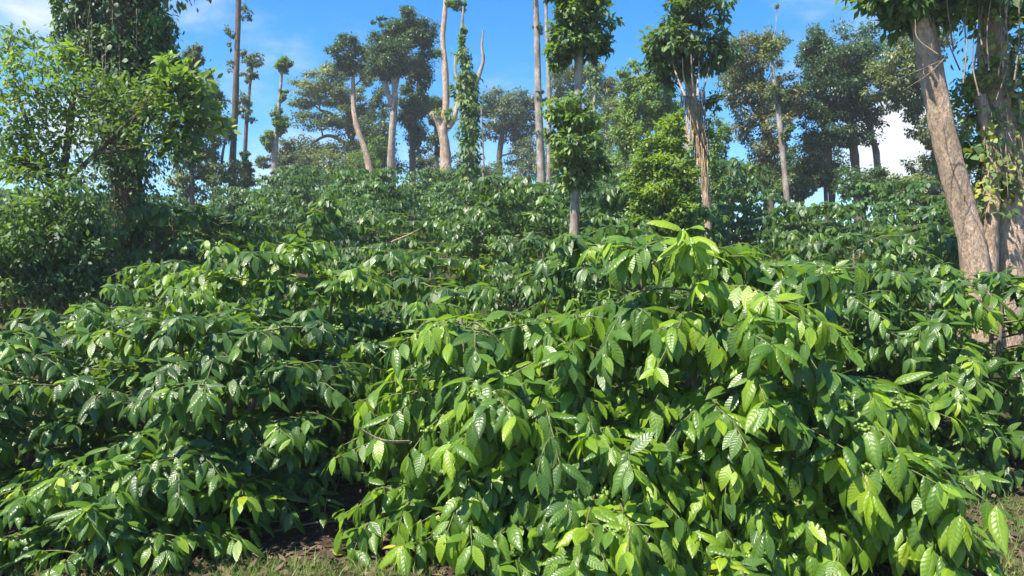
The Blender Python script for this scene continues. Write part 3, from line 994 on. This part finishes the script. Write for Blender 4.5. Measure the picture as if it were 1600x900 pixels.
for (lab, px, py, rx, ry, n, lf, mt, Y, tone) in (
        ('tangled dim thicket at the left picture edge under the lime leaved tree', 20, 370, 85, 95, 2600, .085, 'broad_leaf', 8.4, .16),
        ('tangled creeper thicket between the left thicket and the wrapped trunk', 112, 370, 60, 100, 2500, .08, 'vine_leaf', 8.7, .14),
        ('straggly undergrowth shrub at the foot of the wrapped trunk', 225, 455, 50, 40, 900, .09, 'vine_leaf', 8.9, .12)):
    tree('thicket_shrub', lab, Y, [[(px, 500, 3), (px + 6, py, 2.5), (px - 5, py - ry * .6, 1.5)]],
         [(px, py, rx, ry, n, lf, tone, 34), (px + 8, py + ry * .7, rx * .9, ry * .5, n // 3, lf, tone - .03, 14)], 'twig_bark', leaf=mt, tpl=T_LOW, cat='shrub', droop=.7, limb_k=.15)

# ---- the trees on the crest, left to right
CREST = 'trees standing along the crest'
tree('slender_tree', 'slender leafy tree right beside the lime leaved tree, first of the thin trees', 26, [[(300, 300, 4), (299, 220, 3.6), (300, 120, 3), (302, 70, 1.5)]],
     [(300, 85, 13, 22, 300, .22, .3, 6), (300, 150, 26, 40, 500, .24, .22, 10), (300, 225, 30, 45, 700, .24, .3, 12), (298, 280, 34, 26, 420, .24, .4, 8)], leaf='olive_leaf', group=CREST)
tree('slender_tree', 'slender tree left of the tall bare trunk, half hidden by lime leaves', 29, [[(335, 300, 4), (334, 230, 3.5), (330, 160, 3), (329, 110, 1.5)], [(345, 290, 2), (348, 240, 2), (356, 205, 1.4)]],
     [(328, 145, 20, 30, 360, .25, .2, 8), (330, 215, 26, 45, 560, .25, .25, 10), (340, 270, 26, 25, 300, .25, .3, 8)], leaf='olive_leaf', group=CREST)
tree('tall_bare_tree', 'very tall bare brown trunk with ivy round its foot at left', 30, [[(362, 295, 5.5), (365, 220, 5), (369, 120, 4.6), (372, 30, 4.4), (374, -60, 3.5)]],
     [(358, 58, 10, 14, 50, .2, .3, 4), (383, 20, 9, 14, 60, .2, .25, 4), (360, 100, 8, 10, 30, .2, .3, 3), (380, 85, 6, 10, 30, .2, .3, 3), (374, -50, 40, 25, 400, .25, .3, 10), (352, 195, 10, 6, 40, .2, .3, 3)],
     'brown_bark', 'grey_leaf', group=CREST, vines=[(0, .06, .33, 420, .19, 11, .4)])
tree('wispy_tree', 'wispy thin tree with sparse tufts just right of the tall bare trunk', 33, [[(382, 285, 3), (384, 210, 3), (389, 150, 2.4), (395, 100, 1.6)]],
     [(395, 92, 16, 10, 130, .24, .5, 6), (390, 118, 12, 10, 110, .24, .35, 5), (382, 155, 12, 12, 90, .24, .4, 5), (392, 180, 12, 8, 60, .24, .3, 4), (378, 175, 10, 10, 60, .24, .4, 4)],
     'brown_bark', 'grey_leaf', group=CREST)
tree('conical_tree', 'small dark conical tree at the foot of the wispy tree', 31, [[(384, 290, 3), (384, 262, 2.5), (383, 238, 1)]],
     [(384, 280, 15, 14, 360, .2, .2, 8), (384, 262, 12, 14, 300, .2, .15, 6), (383, 246, 7, 10, 140, .2, .15, 4)], leaf='dark_leaf', group=CREST)
tree('tufted_tree', 'slim pale trunk carrying separate rounded leaf tufts with a single tuft on top', 36, [[(428, 280, 5), (431, 225, 4), (436, 165, 2.6), (442, 95, 2)], [(430, 232, 2), (420, 215, 1.6)]],
     [(445, 98, 12, 14, 420, .22, .32, 8), (444, 150, 7, 9, 130, .22, .2, 4), (434, 176, 10, 12, 220, .22, .3, 5), (436, 195, 12, 12, 260, .22, .35, 6), (423, 215, 12, 16, 380, .22, .4, 7), (440, 190, 8, 10, 150, .22, .25, 4)],
     'pale_bark', 'lime_leaf', group=CREST)
tree('small_tree', 'low dim tree on the crest just right of the tufted slim trunk', 42, [[(446, 280, 3), (446, 250, 2.5), (448, 225, 1.5)]],
     [(446, 240, 18, 24, 480, .28, .3, 10), (412, 252, 14, 10, 160, .28, .3, 5), (470, 255, 16, 16, 240, .28, .35, 6)], leaf='grey_leaf', group=CREST)
tree('spreading_tree', 'pale olive tree with wide layered crown and crooked limbs left of the two round crowns', 44,
     [[(552, 280, 6), (550, 230, 5.5), (545, 190, 5), (540, 150, 4)], [(548, 205, 4), (520, 180, 3), (500, 172, 2)], [(550, 230, 3.5), (515, 212, 2.5), (485, 225, 1.6)], [(545, 180, 4), (525, 140, 3), (505, 130, 2)]],
     [(520, 115, 32, 16, 600, .28, .72, 12), (490, 140, 36, 14, 520, .28, .70, 12), (475, 158, 22, 12, 260, .28, .66, 8), (535, 155, 40, 16, 700, .28, .55, 12), (575, 115, 22, 18, 360, .28, .6, 8),
      (500, 190, 44, 16, 560, .28, .45, 12), (555, 185, 36, 20, 560, .28, .35, 12), (495, 240, 50, 26, 900, .28, .40, 16), (560, 235, 40, 30, 800, .28, .25, 14), (585, 160, 26, 30, 500, .28, .25, 10)],
     'brown_bark', 'olive_leaf', group=CREST, depth=.8)
tree('leaning_thin_tree', 'thin trunk bending left under a small dark crown, left of the largest round crown', 37,
     [[(580, 282, 6), (572, 240, 5), (560, 205, 4.5), (553, 170, 4), (551, 110, 3)]],
     [(543, 82, 28, 26, 1100, .24, .22, 14), (545, 105, 16, 12, 300, .24, .2, 6), (575, 84, 12, 9, 130, .24, .25, 4)], 'tan_bark', 'dark_leaf', group=CREST)
tree('round_crowned_tree', 'largest round crowned tree left of the forked bare tree, on a sinuous pale trunk', 36,
     [[(612, 285, 7), (611, 240, 6), (614, 190, 5.5), (617, 150, 5), (614, 120, 4)], [(614, 165, 5), (604, 140, 4.5), (601, 118, 3.5)], [(616, 150, 3), (624, 115, 2.5), (632, 90, 1.5)]],
     [(640, 48, 34, 26, 1500, .24, .18, 16), (605, 65, 28, 24, 900, .24, .30, 12), (630, 85, 44, 34, 1900, .24, .26, 20), (655, 60, 20, 24, 700, .24, .15, 8), (600, 105, 24, 22, 600, .24, .3, 10), (595, 35, 12, 5, 80, .24, .2, 3)],
     'pale_bark', 'dark_leaf', group=CREST)
tree('dark_foliage_tree', 'dark drooping crown close behind the largest round crowned tree, on a thin upright trunk', 38.5,
     [[(645, 288, 5), (644, 240, 4.5), (646, 190, 4), (655, 130, 3)]],
     [(655, 125, 18, 40, 900, .25, .18, 14), (648, 180, 26, 36, 1000, .25, .22, 14), (636, 160, 18, 30, 500, .25, .25, 8), (652, 220, 18, 26, 420, .25, .2, 8)], leaf='dark_leaf', group=CREST)
tree('bushy_tree', 'dense low dark tree between the leaning thin trunk and the sinuous pale trunk', 41,
     [[(590, 285, 4), (588, 240, 4), (588, 200, 3)]],
     [(588, 205, 28, 34, 1200, .27, .15, 16), (595, 255, 30, 22, 600, .27, .4, 10), (565, 262, 22, 18, 380, .27, .35, 8)], leaf='dark_leaf', group=CREST)
tree('small_tree', 'small dark tree on the crest just left of the forked bare tree', 43,
     [[(683, 285, 3.5), (682, 235, 3), (680, 190, 2)]],
     [(678, 165, 20, 24, 620, .27, .22, 10), (682, 215, 14, 30, 520, .27, .2, 8), (665, 255, 20, 14, 260, .27, .25, 6)], leaf='dark_leaf', group=CREST)
tree('forked_bare_tree', 'bare tan tree forked low with a cut stub, its main limb reaching the top', 33,
     [[(697, 290, 9), (696, 240, 8.5), (692, 205, 8), (695, 185, 6), (697, 150, 5.5), (695, 100, 4.8), (692, 60, 4.2), (695, 20, 3.8), (697, -15, 3)],
      [(692, 205, 6.5), (684, 190, 5.5), (673, 176, 4.5)], [(700, 200, 5), (708, 188, 4.4), (714, 165, 3.6), (718, 140, 3)], [(718, 140, 3), (712, 115, 2.2), (711, 85, 1.5)]],
     [(695, 182, 15, 14, 200, .2, .6, 8), (716, 148, 9, 14, 160, .2, .2, 5), (712, 5, 14, 9, 260, .22, .2, 6), (686, 82, 5, 8, 40, .2, .4, 3), (710, 135, 8, 8, 60, .2, .45, 3)], 'tan_bark', 'lime_leaf', group=CREST, rough=.12)
tree('ivy_column_tree', 'trunk wrapped in bright ivy with two bare upper branches right of the forked tree', 23.5,
     [[(735, 320, 8), (734, 250, 7), (733, 180, 6.5), (731, 130, 5), (724, 85, 3.4), (722, 50, 2.6), (724, 10, 1.5)], [(738, 152, 4), (746, 125, 3.6), (755, 95, 3), (753, 75, 2), (755, 48, 1.2)]],
     [(722, 65, 6, 10, 80, .19, .4, 4), (725, 48, 5, 6, 50, .19, .4, 3)], 'pale_bark', 'lime_leaf', group=CREST, vines=[(0, .10, .62, 2300, .20, 12, .38), (0, .60, .76, 240, .19, 7, .42)])
tree('grey_round_tree', 'greyish round crowned tree right of the ivy column, standing farther back', 48,
     [[(781, 288, 5), (780, 245, 4.5), (785, 210, 4), (790, 180, 3)]],
     [(795, 170, 40, 28, 1700, .3, .38, 20), (780, 195, 30, 22, 700, .3, .28, 12), (815, 205, 24, 26, 700, .3, .4, 10), (815, 240, 26, 20, 420, .3, .45, 8), (765, 170, 18, 16, 320, .3, .35, 6)],
     'brown_bark', 'grey_leaf', group=CREST, depth=.8)
tree('bare_sapling', 'thin bare grey stem beside the ivy column', 40, [[(756, 288, 2), (755, 240, 1.7), (752, 165, 1.1)]], [(755, 268, 9, 8, 60, .25, .3, 3)], 'pale_bark', 'grey_leaf', group=CREST)
tree('tall_pale_tree', 'tall pale mottled trunk with no branches, left of the tufted white trunk', 27, [[(846, 290, 7), (844, 220, 6.2), (841, 140, 5.6), (839, 60, 5), (836, -30, 4.2)]],
     [(841, 45, 7, 9, 60, .18, .3, 4), (846, 150, 8, 8, 60, .18, .25, 4), (836, -40, 30, 25, 300, .2, .3, 8), (842, 205, 7, 5, 30, .18, .3, 3)], 'pale_bark', 'olive_leaf', group=CREST, rough=.08)
tree('tall_pale_tree', 'second, thinner pale trunk close behind the tall mottled one', 33, [[(858, 290, 4), (858, 150, 3.4), (855, 70, 3), (852, -30, 2.4)]],
     [(852, -40, 24, 20, 250, .22, .3, 6)], 'pale_bark', 'olive_leaf', group=CREST)
tree('white_trunk_tree', 'white trunk with dark tufted crown on top and a bushy mass around its middle', 12.5,
     [[(898, 352, 7.5), (899, 290, 7), (902, 220, 6.5), (903, 150, 6.5), (905, 80, 6), (905, 20, 4)]],
     [(905, 40, 50, 48, 1700, .125, .14, 26), (900, -5, 48, 30, 900, .125, .14, 14), (875, 75, 22, 30, 340, .125, .12, 8), (930, 70, 24, 28, 360, .125, .1, 8),
      (895, 215, 46, 50, 1900, .115, .24, 26), (888, 180, 36, 30, 800, .115, .32, 12), (915, 250, 34, 38, 800, .115, .14, 12), (893, 275, 26, 22, 260, .12, .3, 8)],
     'pale_bark', 'broad_leaf', tpl=T_LOW, droop=.7, own_leaves=120, limb_k=.2,
     extra=lambda root, base, m, r: mk_fibre(898, 272, 16, 34, 12.5, 60, 'fibre', .8)(root, base, m, r))
tree('pale_crowned_tree', 'pale olive crown seen behind the white trunk, thin grey stem at its right', 42,
     [[(950, 288, 4), (948, 230, 3.5), (944, 180, 3)], [(946, 200, 3), (905, 150, 2.4)]],
     [(885, 125, 34, 26, 900, .28, .62, 14), (940, 145, 26, 40, 800, .28, .55, 14), (920, 110, 22, 14, 300, .28, .6, 8), (965, 200, 24, 30, 500, .28, .45, 10), (955, 160, 16, 30, 260, .28, .7, 6)],
     'pale_bark', 'olive_leaf', group=CREST, depth=.8)
tree('ivy_pillar_tree', 'narrow bright ivy pillar right behind the white trunk', 38, [[(930, 288, 4), (929, 200, 3.5), (928, 125, 2.5), (926, 100, 1.5)]], [(926, 102, 4, 8, 60, .22, .35, 3)],
     'pale_bark', 'lime_leaf', group=CREST, vines=[(0, .3, 1, 900, .24, 9, .36)])
tree('fibre_clad_tree', 'tall large leaved tree with shaggy fibre round its trunk right of the white trunk', 14,
     [[(1107, 375, 6), (1104, 310, 6.5), (1098, 250, 7.5), (1090, 200, 9), (1082, 165, 10), (1078, 120, 8), (1072, 60, 6), (1070, 0, 4)]],
     [(1070, 60, 55, 36, 700, .155, .16, 18), (1035, 85, 44, 32, 480, .155, .2, 14), (1105, 80, 36, 36, 460, .155, .12, 12), (1085, 10, 54, 26, 560, .155, .12, 12), (1075, -30, 66, 26, 560, .155, .12, 12), (1055, 115, 36, 20, 240, .16, .28, 8),
      (1116, 225, 12, 40, 120, .12, .4, 8), (1114, 160, 12, 22, 70, .13, .2, 5), (1122, 280, 11, 36, 120, .12, .35, 6)],
     'tan_bark', 'broad_leaf', tpl=T_LOW, droop=.7, own_leaves=90, limb_k=.2,
     extra=lambda root, base, m, r: (mk_fibre(1082, 180, 22, 70, 14, 260, 'fibre', .8)(root, base, m, r), mk_fibre(1094, 235, 15, 80, 14, 200, 'fibre', .7)(root, base, m, r),
                                     mk_shoots([(1070, 150, 1050, 95), (1078, 150, 1066, 90), (1084, 150, 1080, 85), (1090, 150, 1092, 95), (1095, 155, 1108, 105)], 13.8, 'tan_bark', .9)(root, base, m, r)))
tree('lime_feathery_tree', 'bright lime feathery small tree in front of the shaggy fibre trunk', 11.6,
     [[(1052, 395, 4), (1050, 340, 3.5), (1045, 280, 3), (1040, 220, 2)]],
     [(1040, 215, 22, 34, 900, .08, 0.74, 14), (1066, 235, 14, 34, 420, .08, 0.68, 10), (1010, 250, 22, 34, 700, .08, 0.66, 12), (1052, 265, 40, 28, 1500, .08, 0.74, 22), (1074, 285, 18, 28, 420, .08, 0.62, 10),
      (1020, 300, 38, 22, 1200, .08, 0.74, 18), (1055, 322, 38, 24, 1400, .08, 0.64, 20), (1005, 335, 22, 22, 500, .08, 0.58, 10), (1072, 358, 24, 24, 700, .08, 0.50, 12), (1045, 355, 34, 22, 700, .08, 0.52, 12),
      (1058, 190, 10, 20, 200, .08, 0.77, 5), (985, 275, 14, 16, 200, .08, 0.67, 5), (995, 305, 14, 20, 240, .08, 0.62, 5)],
     'brown_bark', 'lime_leaf', tpl=T_FAR, droop=.0, dens=1.35)
tree('mid_crest_tree', 'full green tree between the white trunk and the shaggy fibre trunk, behind both', 26,
     [[(1015, 320, 5), (1014, 250, 4.5), (1012, 180, 4), (1015, 130, 3)], [(1028, 300, 3), (1027, 220, 2.4), (1024, 185, 2)]],
     [(1010, 160, 42, 36, 1400, .2, .26, 20), (1000, 120, 30, 22, 600, .2, .3, 10), (990, 205, 34, 34, 900, .2, .3, 14), (980, 260, 28, 40, 700, .2, .32, 12), (1040, 190, 24, 40, 600, .2, .4, 10)],
     'tan_bark', 'broad_leaf', group=CREST)
tree('small_tree', 'leafy small tree right of the shaggy fibre trunk on the skyline', 25,
     [[(1122, 320, 3), (1120, 270, 3), (1118, 220, 2)]], [(1120, 225, 16, 40, 460, .19, .35, 10), (1122, 280, 20, 34, 420, .19, .4, 8)], leaf='broad_leaf', group=CREST)
tree('rusty_tree', 'rusty olive tree with loose crown at right, behind a thin pale leaning trunk', 26,
     [[(1205, 330, 5), (1200, 250, 5), (1192, 170, 4.5), (1190, 110, 3)], [(1198, 200, 3), (1165, 150, 2.2), (1150, 110, 1.4)]],
     [(1165, 85, 34, 30, 800, .2, .4, 18), (1150, 130, 30, 30, 620, .2, .22, 12), (1205, 65, 26, 26, 460, .2, .35, 12), (1190, 140, 44, 34, 1000, .2, .5, 18), (1185, 195, 40, 30, 800, .2, .6, 14), (1210, 240, 34, 36, 700, .2, .45, 12), (1235, 150, 24, 34, 420, .2, .3, 8), (1162, 268, 8, 14, 60, .2, .4, 3)],
     'brown_bark', 'rust_leaf', group=CREST)
tree('thin_leaning_tree', 'thin pale trunk leaning left in front of the rusty tree', 22,
     [[(1231, 335, 5), (1225, 260, 4.4), (1217, 180, 3.8), (1209, 120, 3), (1205, 75, 1.6)]],
     [(1205, 85, 14, 20, 130, .2, .5, 6), (1212, 145, 14, 18, 130, .2, .45, 6), (1228, 205, 12, 16, 120, .2, .4, 4), (1212, 10, 3, 3, 14, .15, .4, 2)], 'pale_bark', 'olive_leaf', group=CREST)
tree('dark_domed_tree', 'dense dark domed tree at right, its crown the biggest on the right skyline', 27,
     [[(1343, 335, 8), (1338, 270, 7), (1332, 220, 6), (1325, 170, 5)], [(1300, 335, 5, .6, 1), (1297, 260, 4.5, .6), (1292, 200, 4, .5)]],
     [(1320, 80, 56, 36, 2200, .2, .30, 28), (1300, 130, 60, 44, 2200, .2, .22, 28), (1350, 140, 40, 44, 1400, .2, .18, 18), (1270, 170, 36, 36, 1000, .2, .22, 14), (1335, 190, 46, 30, 1000, .2, .2, 14), (1280, 215, 44, 24, 700, .2, .35, 12), (1270, 75, 26, 28, 620, .2, .2, 10), (1298, 275, 12, 22, 200, .2, .35, 6)],
     'brown_bark', 'dark_leaf', group=CREST)
tree('ivy_stump_tree', 'small leaning trunk with dark ivy cone at its foot, before the white cloud', 28,
     [[(1378, 330, 6), (1373, 290, 5), (1369, 240, 5), (1360, 205, 4.5), (1352, 170, 3)]], [(1373, 288, 13, 22, 420, .2, .15, 8), (1372, 305, 16, 12, 260, .2, .15, 6)], 'pale_bark', 'dark_leaf', group=CREST)
tree('pale_drooping_tree', 'pale olive tree with drooping sprays left of the thick leaning trunk', 24,
     [[(1478, 340, 5), (1470, 260, 5), (1455, 180, 4.5), (1440, 110, 3)], [(1455, 170, 3), (1420, 120, 2.2), (1395, 95, 1.4)]],
     [(1410, 95, 40, 34, 900, .2, .60, 18), (1440, 70, 36, 30, 700, .2, .45, 14), (1430, 140, 42, 30, 900, .2, .45, 16), (1455, 190, 30, 36, 700, .2, .35, 14), (1462, 240, 22, 30, 420, .2, .45, 8), (1385, 130, 24, 26, 360, .2, .65, 8), (1480, 280, 20, 26, 300, .2, .6, 8), (1440, 285, 16, 14, 160, .2, .5, 5)],
     'brown_bark', 'olive_leaf', group=CREST, droop=.9)
for (lab, px, py, w, h, Y, n, lf, tone) in (
        ('low pale green tree filling the skyline left of the leaning thin trunk', 478, 250, 26, 26, 46, 520, 'olive_leaf', .5),
        ('small yellowish tree on the skyline below the crooked limbs of the spreading tree', 515, 262, 26, 22, 40, 520, 'olive_leaf', .65),
        ('small lime tree at the foot of the leaning thin trunk', 560, 268, 26, 22, 38.5, 560, 'lime_leaf', .35),
        ('young lime tree between the leaning thin trunk and the sinuous trunk', 592, 240, 18, 26, 39.5, 420, 'lime_leaf', .3),
        ('dim tree behind the dark drooping crown, left of the forked bare tree', 668, 262, 20, 24, 46, 460, 'grey_leaf', .3),
        ('low tree on the skyline behind the ivy column', 722, 262, 14, 18, 44, 300, 'olive_leaf', .35),
        ('pale shrubby tree under the greyish round crown, right side', 822, 255, 22, 26, 45, 520, 'grey_leaf', .5),
        ('low green tree under the greyish round crown, left side', 762, 270, 22, 16, 42, 380, 'broad_leaf', .25),
        ('dense tree behind the bushy middle of the white trunk, left side', 868, 240, 20, 36, 40, 560, 'olive_leaf', .4),
        ('pale yellow green tree right behind the bushy middle of the white trunk', 972, 190, 26, 46, 36, 760, 'olive_leaf', .7),
        ('dark undergrowth tree on the skyline between white and shaggy trunks', 965, 265, 30, 26, 32, 620, 'broad_leaf', .2),
        ('low rusty tree on the skyline at the left foot of the rusty tree', 1195, 270, 22, 26, 30, 500, 'rust_leaf', .4),
        ('dark shrubby tree between the rusty tree and the dark domed tree', 1252, 262, 28, 34, 29, 800, 'dark_leaf', .35),
        ('low dark tree on the skyline under the dark dome, left part', 1290, 250, 22, 40, 31, 640, 'dark_leaf', .4),
        ('slim olive tree left of the thick leaning trunk, low on the skyline', 1440, 285, 18, 30, 27, 420, 'olive_leaf', .6),
        ('low leafy tree on the skyline right of the shaggy fibre trunk', 1160, 285, 18, 22, 24, 420, 'broad_leaf', .25),
        ('low olive tree on the skyline just right of the thin pale leaning trunk', 1240, 290, 20, 18, 23, 420, 'olive_leaf', .4),
        ('low tree on the skyline under the right half of the dark dome', 1345, 285, 24, 20, 25, 480, 'dark_leaf', .5),
        ('low pale bush like tree at the lower edge of the white cloud', 1412, 292, 22, 14, 23, 380, 'olive_leaf', .55),
        ('dim tree right behind the thick leaning trunk', 1495, 250, 26, 60, 25, 900, 'olive_leaf', .35)):
    w *= 1.35; h *= 1.3; n = int(n * 1.5)
    tree('small_tree', lab, Y, [[(px, 300, 3.2), (px - 2, py + h * .3, 2.8), (px + 2, py - h * .4, 1.6)]],
         [(px, py - h * .3, w * .9, h * .7, n // 2, .22, tone, 12), (px - w * .3, py + h * .3, w * .8, h * .6, n // 3, .22, tone - .05, 8), (px + w * .35, py + h * .35, w * .7, h * .6, n // 3, .22, tone, 8)],
         leaf=lf, group=CREST)
# small plants on the slope
tree('dark_little_tree', 'dark round little tree on a thin stem among the hill rows left of centre', 10.2, [[(508, 392, 2.6), (507, 350, 2.2), (506, 325, 1.6)]],
     [(507, 325, 34, 22, 170, .16, .2, 12), (500, 350, 36, 22, 150, .16, .2, 10)], 'twig_bark', 'coffee_leaf', tpl=T_LOW, droop=.9, cat='small tree', own_leaves=60, dens=.8)
tree('creeper_mound', 'bright green creeper mound at the foot of the forked bare tree', 25, [[(706, 300, 2), (706, 290, 2), (707, 280, 1)]],
     [(707, 286, 26, 22, 1500, .12, .42, 16)], 'twig_bark', 'lime_leaf', cat='shrub')
tree('sprout', 'bright yellow green new sprout on the slope behind the front bushes near the centre', 8.6, [[(726, 440, 1.5), (728, 425, 1.2), (730, 412, 1)]],
     [(728, 416, 20, 10, 40, .15, .82, 6)], 'twig_bark', 'coffee_leaf', tpl=T_MID, cat='plant', own_leaves=30, droop=.3)


# ------------------------------------------------------------------ ground cover and small things
def strips():
    r = np.random.default_rng(77)
    P, D, S, T = [], [], [], []
    def grass(n, x0, x1, y0, y1, h, tone):
        for k in range(n):
            x = r.uniform(x0, x1); y = y0 + (y1 - y0) * r.random() ** 1.3
            if math.sin(x * 4.1) + math.sin(x * 9.7 + 1) + r.normal(0, .6) < -.9: continue
            P.append((x, y, float(H(x, y)) - .005)); a = r.uniform(0, 6.28); l = r.uniform(.2, .9)
            D.append((math.cos(a) * l, math.sin(a) * l, 1.0)); S.append(h * (r.uniform(.4, 1.3) if r.random() < .93 else r.uniform(1.4, 2.4))); T.append(min(.98, max(0, tone + r.normal(0, .18))))
    grass(15000, -2.2, 0.2, 3.3, 4.10, .055, .42)
    grass(7000, -3.4, -2.0, 3.3, 4.05, .05, .36)
    grass(5000, .2, 2.2, 3.2, 4.0, .05, .3)
    grass(26000, 2.25, 4.8, 3.2, 5.3, .06, .5)
    P_, D_, S_, T_ = map(np.array, (P, D, S, T))
    up = r.normal(0, 1, (len(P_), 3))
    link('grass', leaves_mesh('grass', T_BLADE, P_, frames(D_, up), S_, T_, MAT['grass_blade'], (.3, .9)), kind='stuff')
    # fallen leaves
    n = 9000
    y = r.uniform(3.7, 7.5, n); x = (r.uniform(-.75, .75, n)) * y
    z = H(x, y) + .012
    a = r.uniform(0, 6.28, n)
    d = np.stack([np.cos(a), np.sin(a), r.normal(0, .25, n)], 1)
    up = np.stack([r.normal(0, .35, n), r.normal(0, .35, n), np.ones(n)], 1)
    T = np.clip(r.beta(1.6, 2.2, n), .02, .98)
    link('leaf_litter', leaves_mesh('leaf_litter', T_LOW, np.stack([x, y, z], 1), frames(d, up), r.uniform(.035, .10, n), T, MAT['dry_leaf'], (.3, 1.0, -.6)), kind='stuff')


strips()


def weed(label, px, Y, h, n, lsz, mat, tone, tpl=T_MID, spread=.6):
    r = np.random.default_rng(int(px * 3 + Y * 100))
    b = ground_pt(px, Y)
    root = thing('weed', label, 'weed', b)
    st = Tubes()
    for k in range(max(2, n // 6)):
        a = r.uniform(0, 6.28); e = np.array([math.cos(a), math.sin(a), 0]) * h * spread * r.uniform(.1, .7)
        st.add(spline([np.zeros(3), e * .4 + np.array([0, 0, h * .5]), e + np.array([0, 0, h * r.uniform(.7, 1)])], 3), np.linspace(.004, .002, 7), 4)
    link('stem', st.mesh('stem', MAT['lime_stem'] if 'lime_stem' in MAT else MAT['twig_bark']), root)
    for k in range(n):
        a = k * 2.4 + r.uniform(-.3, .3); t = (k + 1) / n
        o = np.array([math.cos(a), math.sin(a), 0])
        p = o * h * spread * .4 * r.uniform(.2, 1) + np.array([0, 0, h * (.25 + .75 * t)])
        d = o + np.array([0, 0, r.uniform(-.35, .5)])
        M = frames(d[None], (np.array([0, 0, 1.0]) + o * .2 + r.normal(0, .15, 3))[None])[0]
        place_leaf(root, p, M, lsz * r.uniform(.7, 1.15), lib_leaf(k % 4, float(np.clip(tone + r.normal(0, .08), .02, .98)), mat, tpl, mat + str(tpl is T_ROUND)))


weed('pale green weed with whorled leaves at the bottom edge near the left corner', 152, 4.05, .13, 16, .085, 'broad_leaf', .45)
weed('low spreading weed along the bottom edge right of the whorled weed', 205, 3.98, .06, 14, .10, 'broad_leaf', .3, T_ROUND, 1.4)
weed('low weed in the bottom left corner', 40, 4.0, .06, 14, .09, 'broad_leaf', .3, T_MID, 1.6)
weed('yellow leaved seedling standing in the grass strip', 626, 4.1, .10, 5, .075, 'broad_leaf', .95, T_ROUND)
weed('broad grey green weed under the bottom centre bush', 745, 4.15, .32, 9, .17, 'broad_leaf', .12, T_ROUND, .5)
weed('small weed with upright stems at the edge of the bare soil gap', 548, 4.25, .16, 10, .07, 'broad_leaf', .4)
weed('drooping coffee seedling standing alone in the bare soil gap', 505, 4.6, .26, 8, .15, 'coffee_leaf', .2, T_FINE, .5)
weed('young shoots with lime leaves at the bottom edge right of centre', 1130, 3.75, .16, 16, .13, 'coffee_leaf', .72, T_FINE)

for k, (px, Y, ln, a) in enumerate(((430, 4.6, .5, .3), (470, 4.9, .4, 2.2), (360, 4.5, .35, .9), (1250, 4.5, .5, .5), (1300, 4.7, .45, 2.6), (560, 4.5, .4, 1.2), (90, 5.0, .4, .2), (1390, 5.0, .5, 1.8))):
    c = np.array(ground_pt(px, Y)); d = np.array([math.cos(a), math.sin(a), 0]) * ln
    me = Tubes().add(spline([np.zeros(3), d * .5 + np.array([.02, .01, .03]), d + np.array([0, 0, .01])], 4), np.linspace(.008, .004, 9), 5, .15, k).mesh('fallen_twig', MAT['twig_bark'])
    o = link('fallen_twig', me); o.location = Vector(c) + Vector((0, 0, .02))
    o['label'] = 'dry brown twig lying in the leaf litter under the front bushes'; o['category'] = 'twig'; o['group'] = 'fallen twigs in the leaf litter'

fl = link('fallen_leaf', lib_leaf(1, .95, 'broad_leaf', T_ROUND, 'yellowfall'))
fl.location = ground_pt(518, 4.2) + Vector((0, 0, .02)); fl.scale = (.09, .09, .09); fl.rotation_euler = (.15, -.1, .4)
fl['label'] = 'single fallen yellow leaf lying on the bare soil'; fl['category'] = 'leaf'


def stick(label, pts, w):
    P = [np.array(at(*p)) for p in pts]
    b = P[0].copy()
    me = Tubes().add(spline([p - b for p in P], 6), np.linspace(w, w * .5, (len(P) - 1) * 6 + 1) if len(P) > 2 else np.linspace(w, w * .5, 7), 6, .15, 4).mesh('dry_branch', MAT['tan_bark'])
    o = link('dry_branch', me); o.location = b
    o['label'] = label; o['category'] = 'branch'


stick('crooked pale bare branch poking out between the big bush and the lime leaved one', [(1180, 596, 4.1), (1206, 583, 3.95), (1222, 578, 3.85), (1236, 566, 3.82), (1250, 570, 3.8)], .009)
stick('pale bare twig poking left out of the rounded bush left of the big one', [(640, 690, 4.3), (610, 690, 3.9), (585, 683, 3.85), (560, 668, 3.8)], .008)
stick('thin bare twig rising from the soil under the lime leaved bush', [(1245, 890, 3.95), (1255, 850, 3.9), (1250, 800, 3.9), (1240, 770, 3.95)], .007)
stick('cut grey branch lying among the hill rows near the centre', [(612, 378, 11.5), (640, 366, 11.3), (655, 358, 11.3)], .014)


def build_haze():
    V = np.array([(x, y, z) for z in (-14, 20) for y in (-70, 1520) for x in (-1530, 1530)], float)
    F = np.array([(0, 2, 3, 1), (4, 5, 7, 6), (0, 1, 5, 4), (2, 6, 7, 3), (0, 4, 6, 2), (1, 3, 7, 5)])
    m = bpy.data.materials.new('haze'); m.use_nodes = True
    nt = m.node_tree; nt.nodes.clear()
    out = nd(nt, 'ShaderNodeOutputMaterial')
    pv = nd(nt, 'ShaderNodeVolumePrincipled', Density=HAZE, Anisotropy=0.1)
    pv.inputs['Color'].default_value = (.90, .95, 1.0, 1)
    nt.links.new(pv.outputs[0], out.inputs['Volume'])
    link('haze', raw_mesh('haze', V, F, m, smooth=False), kind='stuff')


HAZE = 0.0012
build_haze()
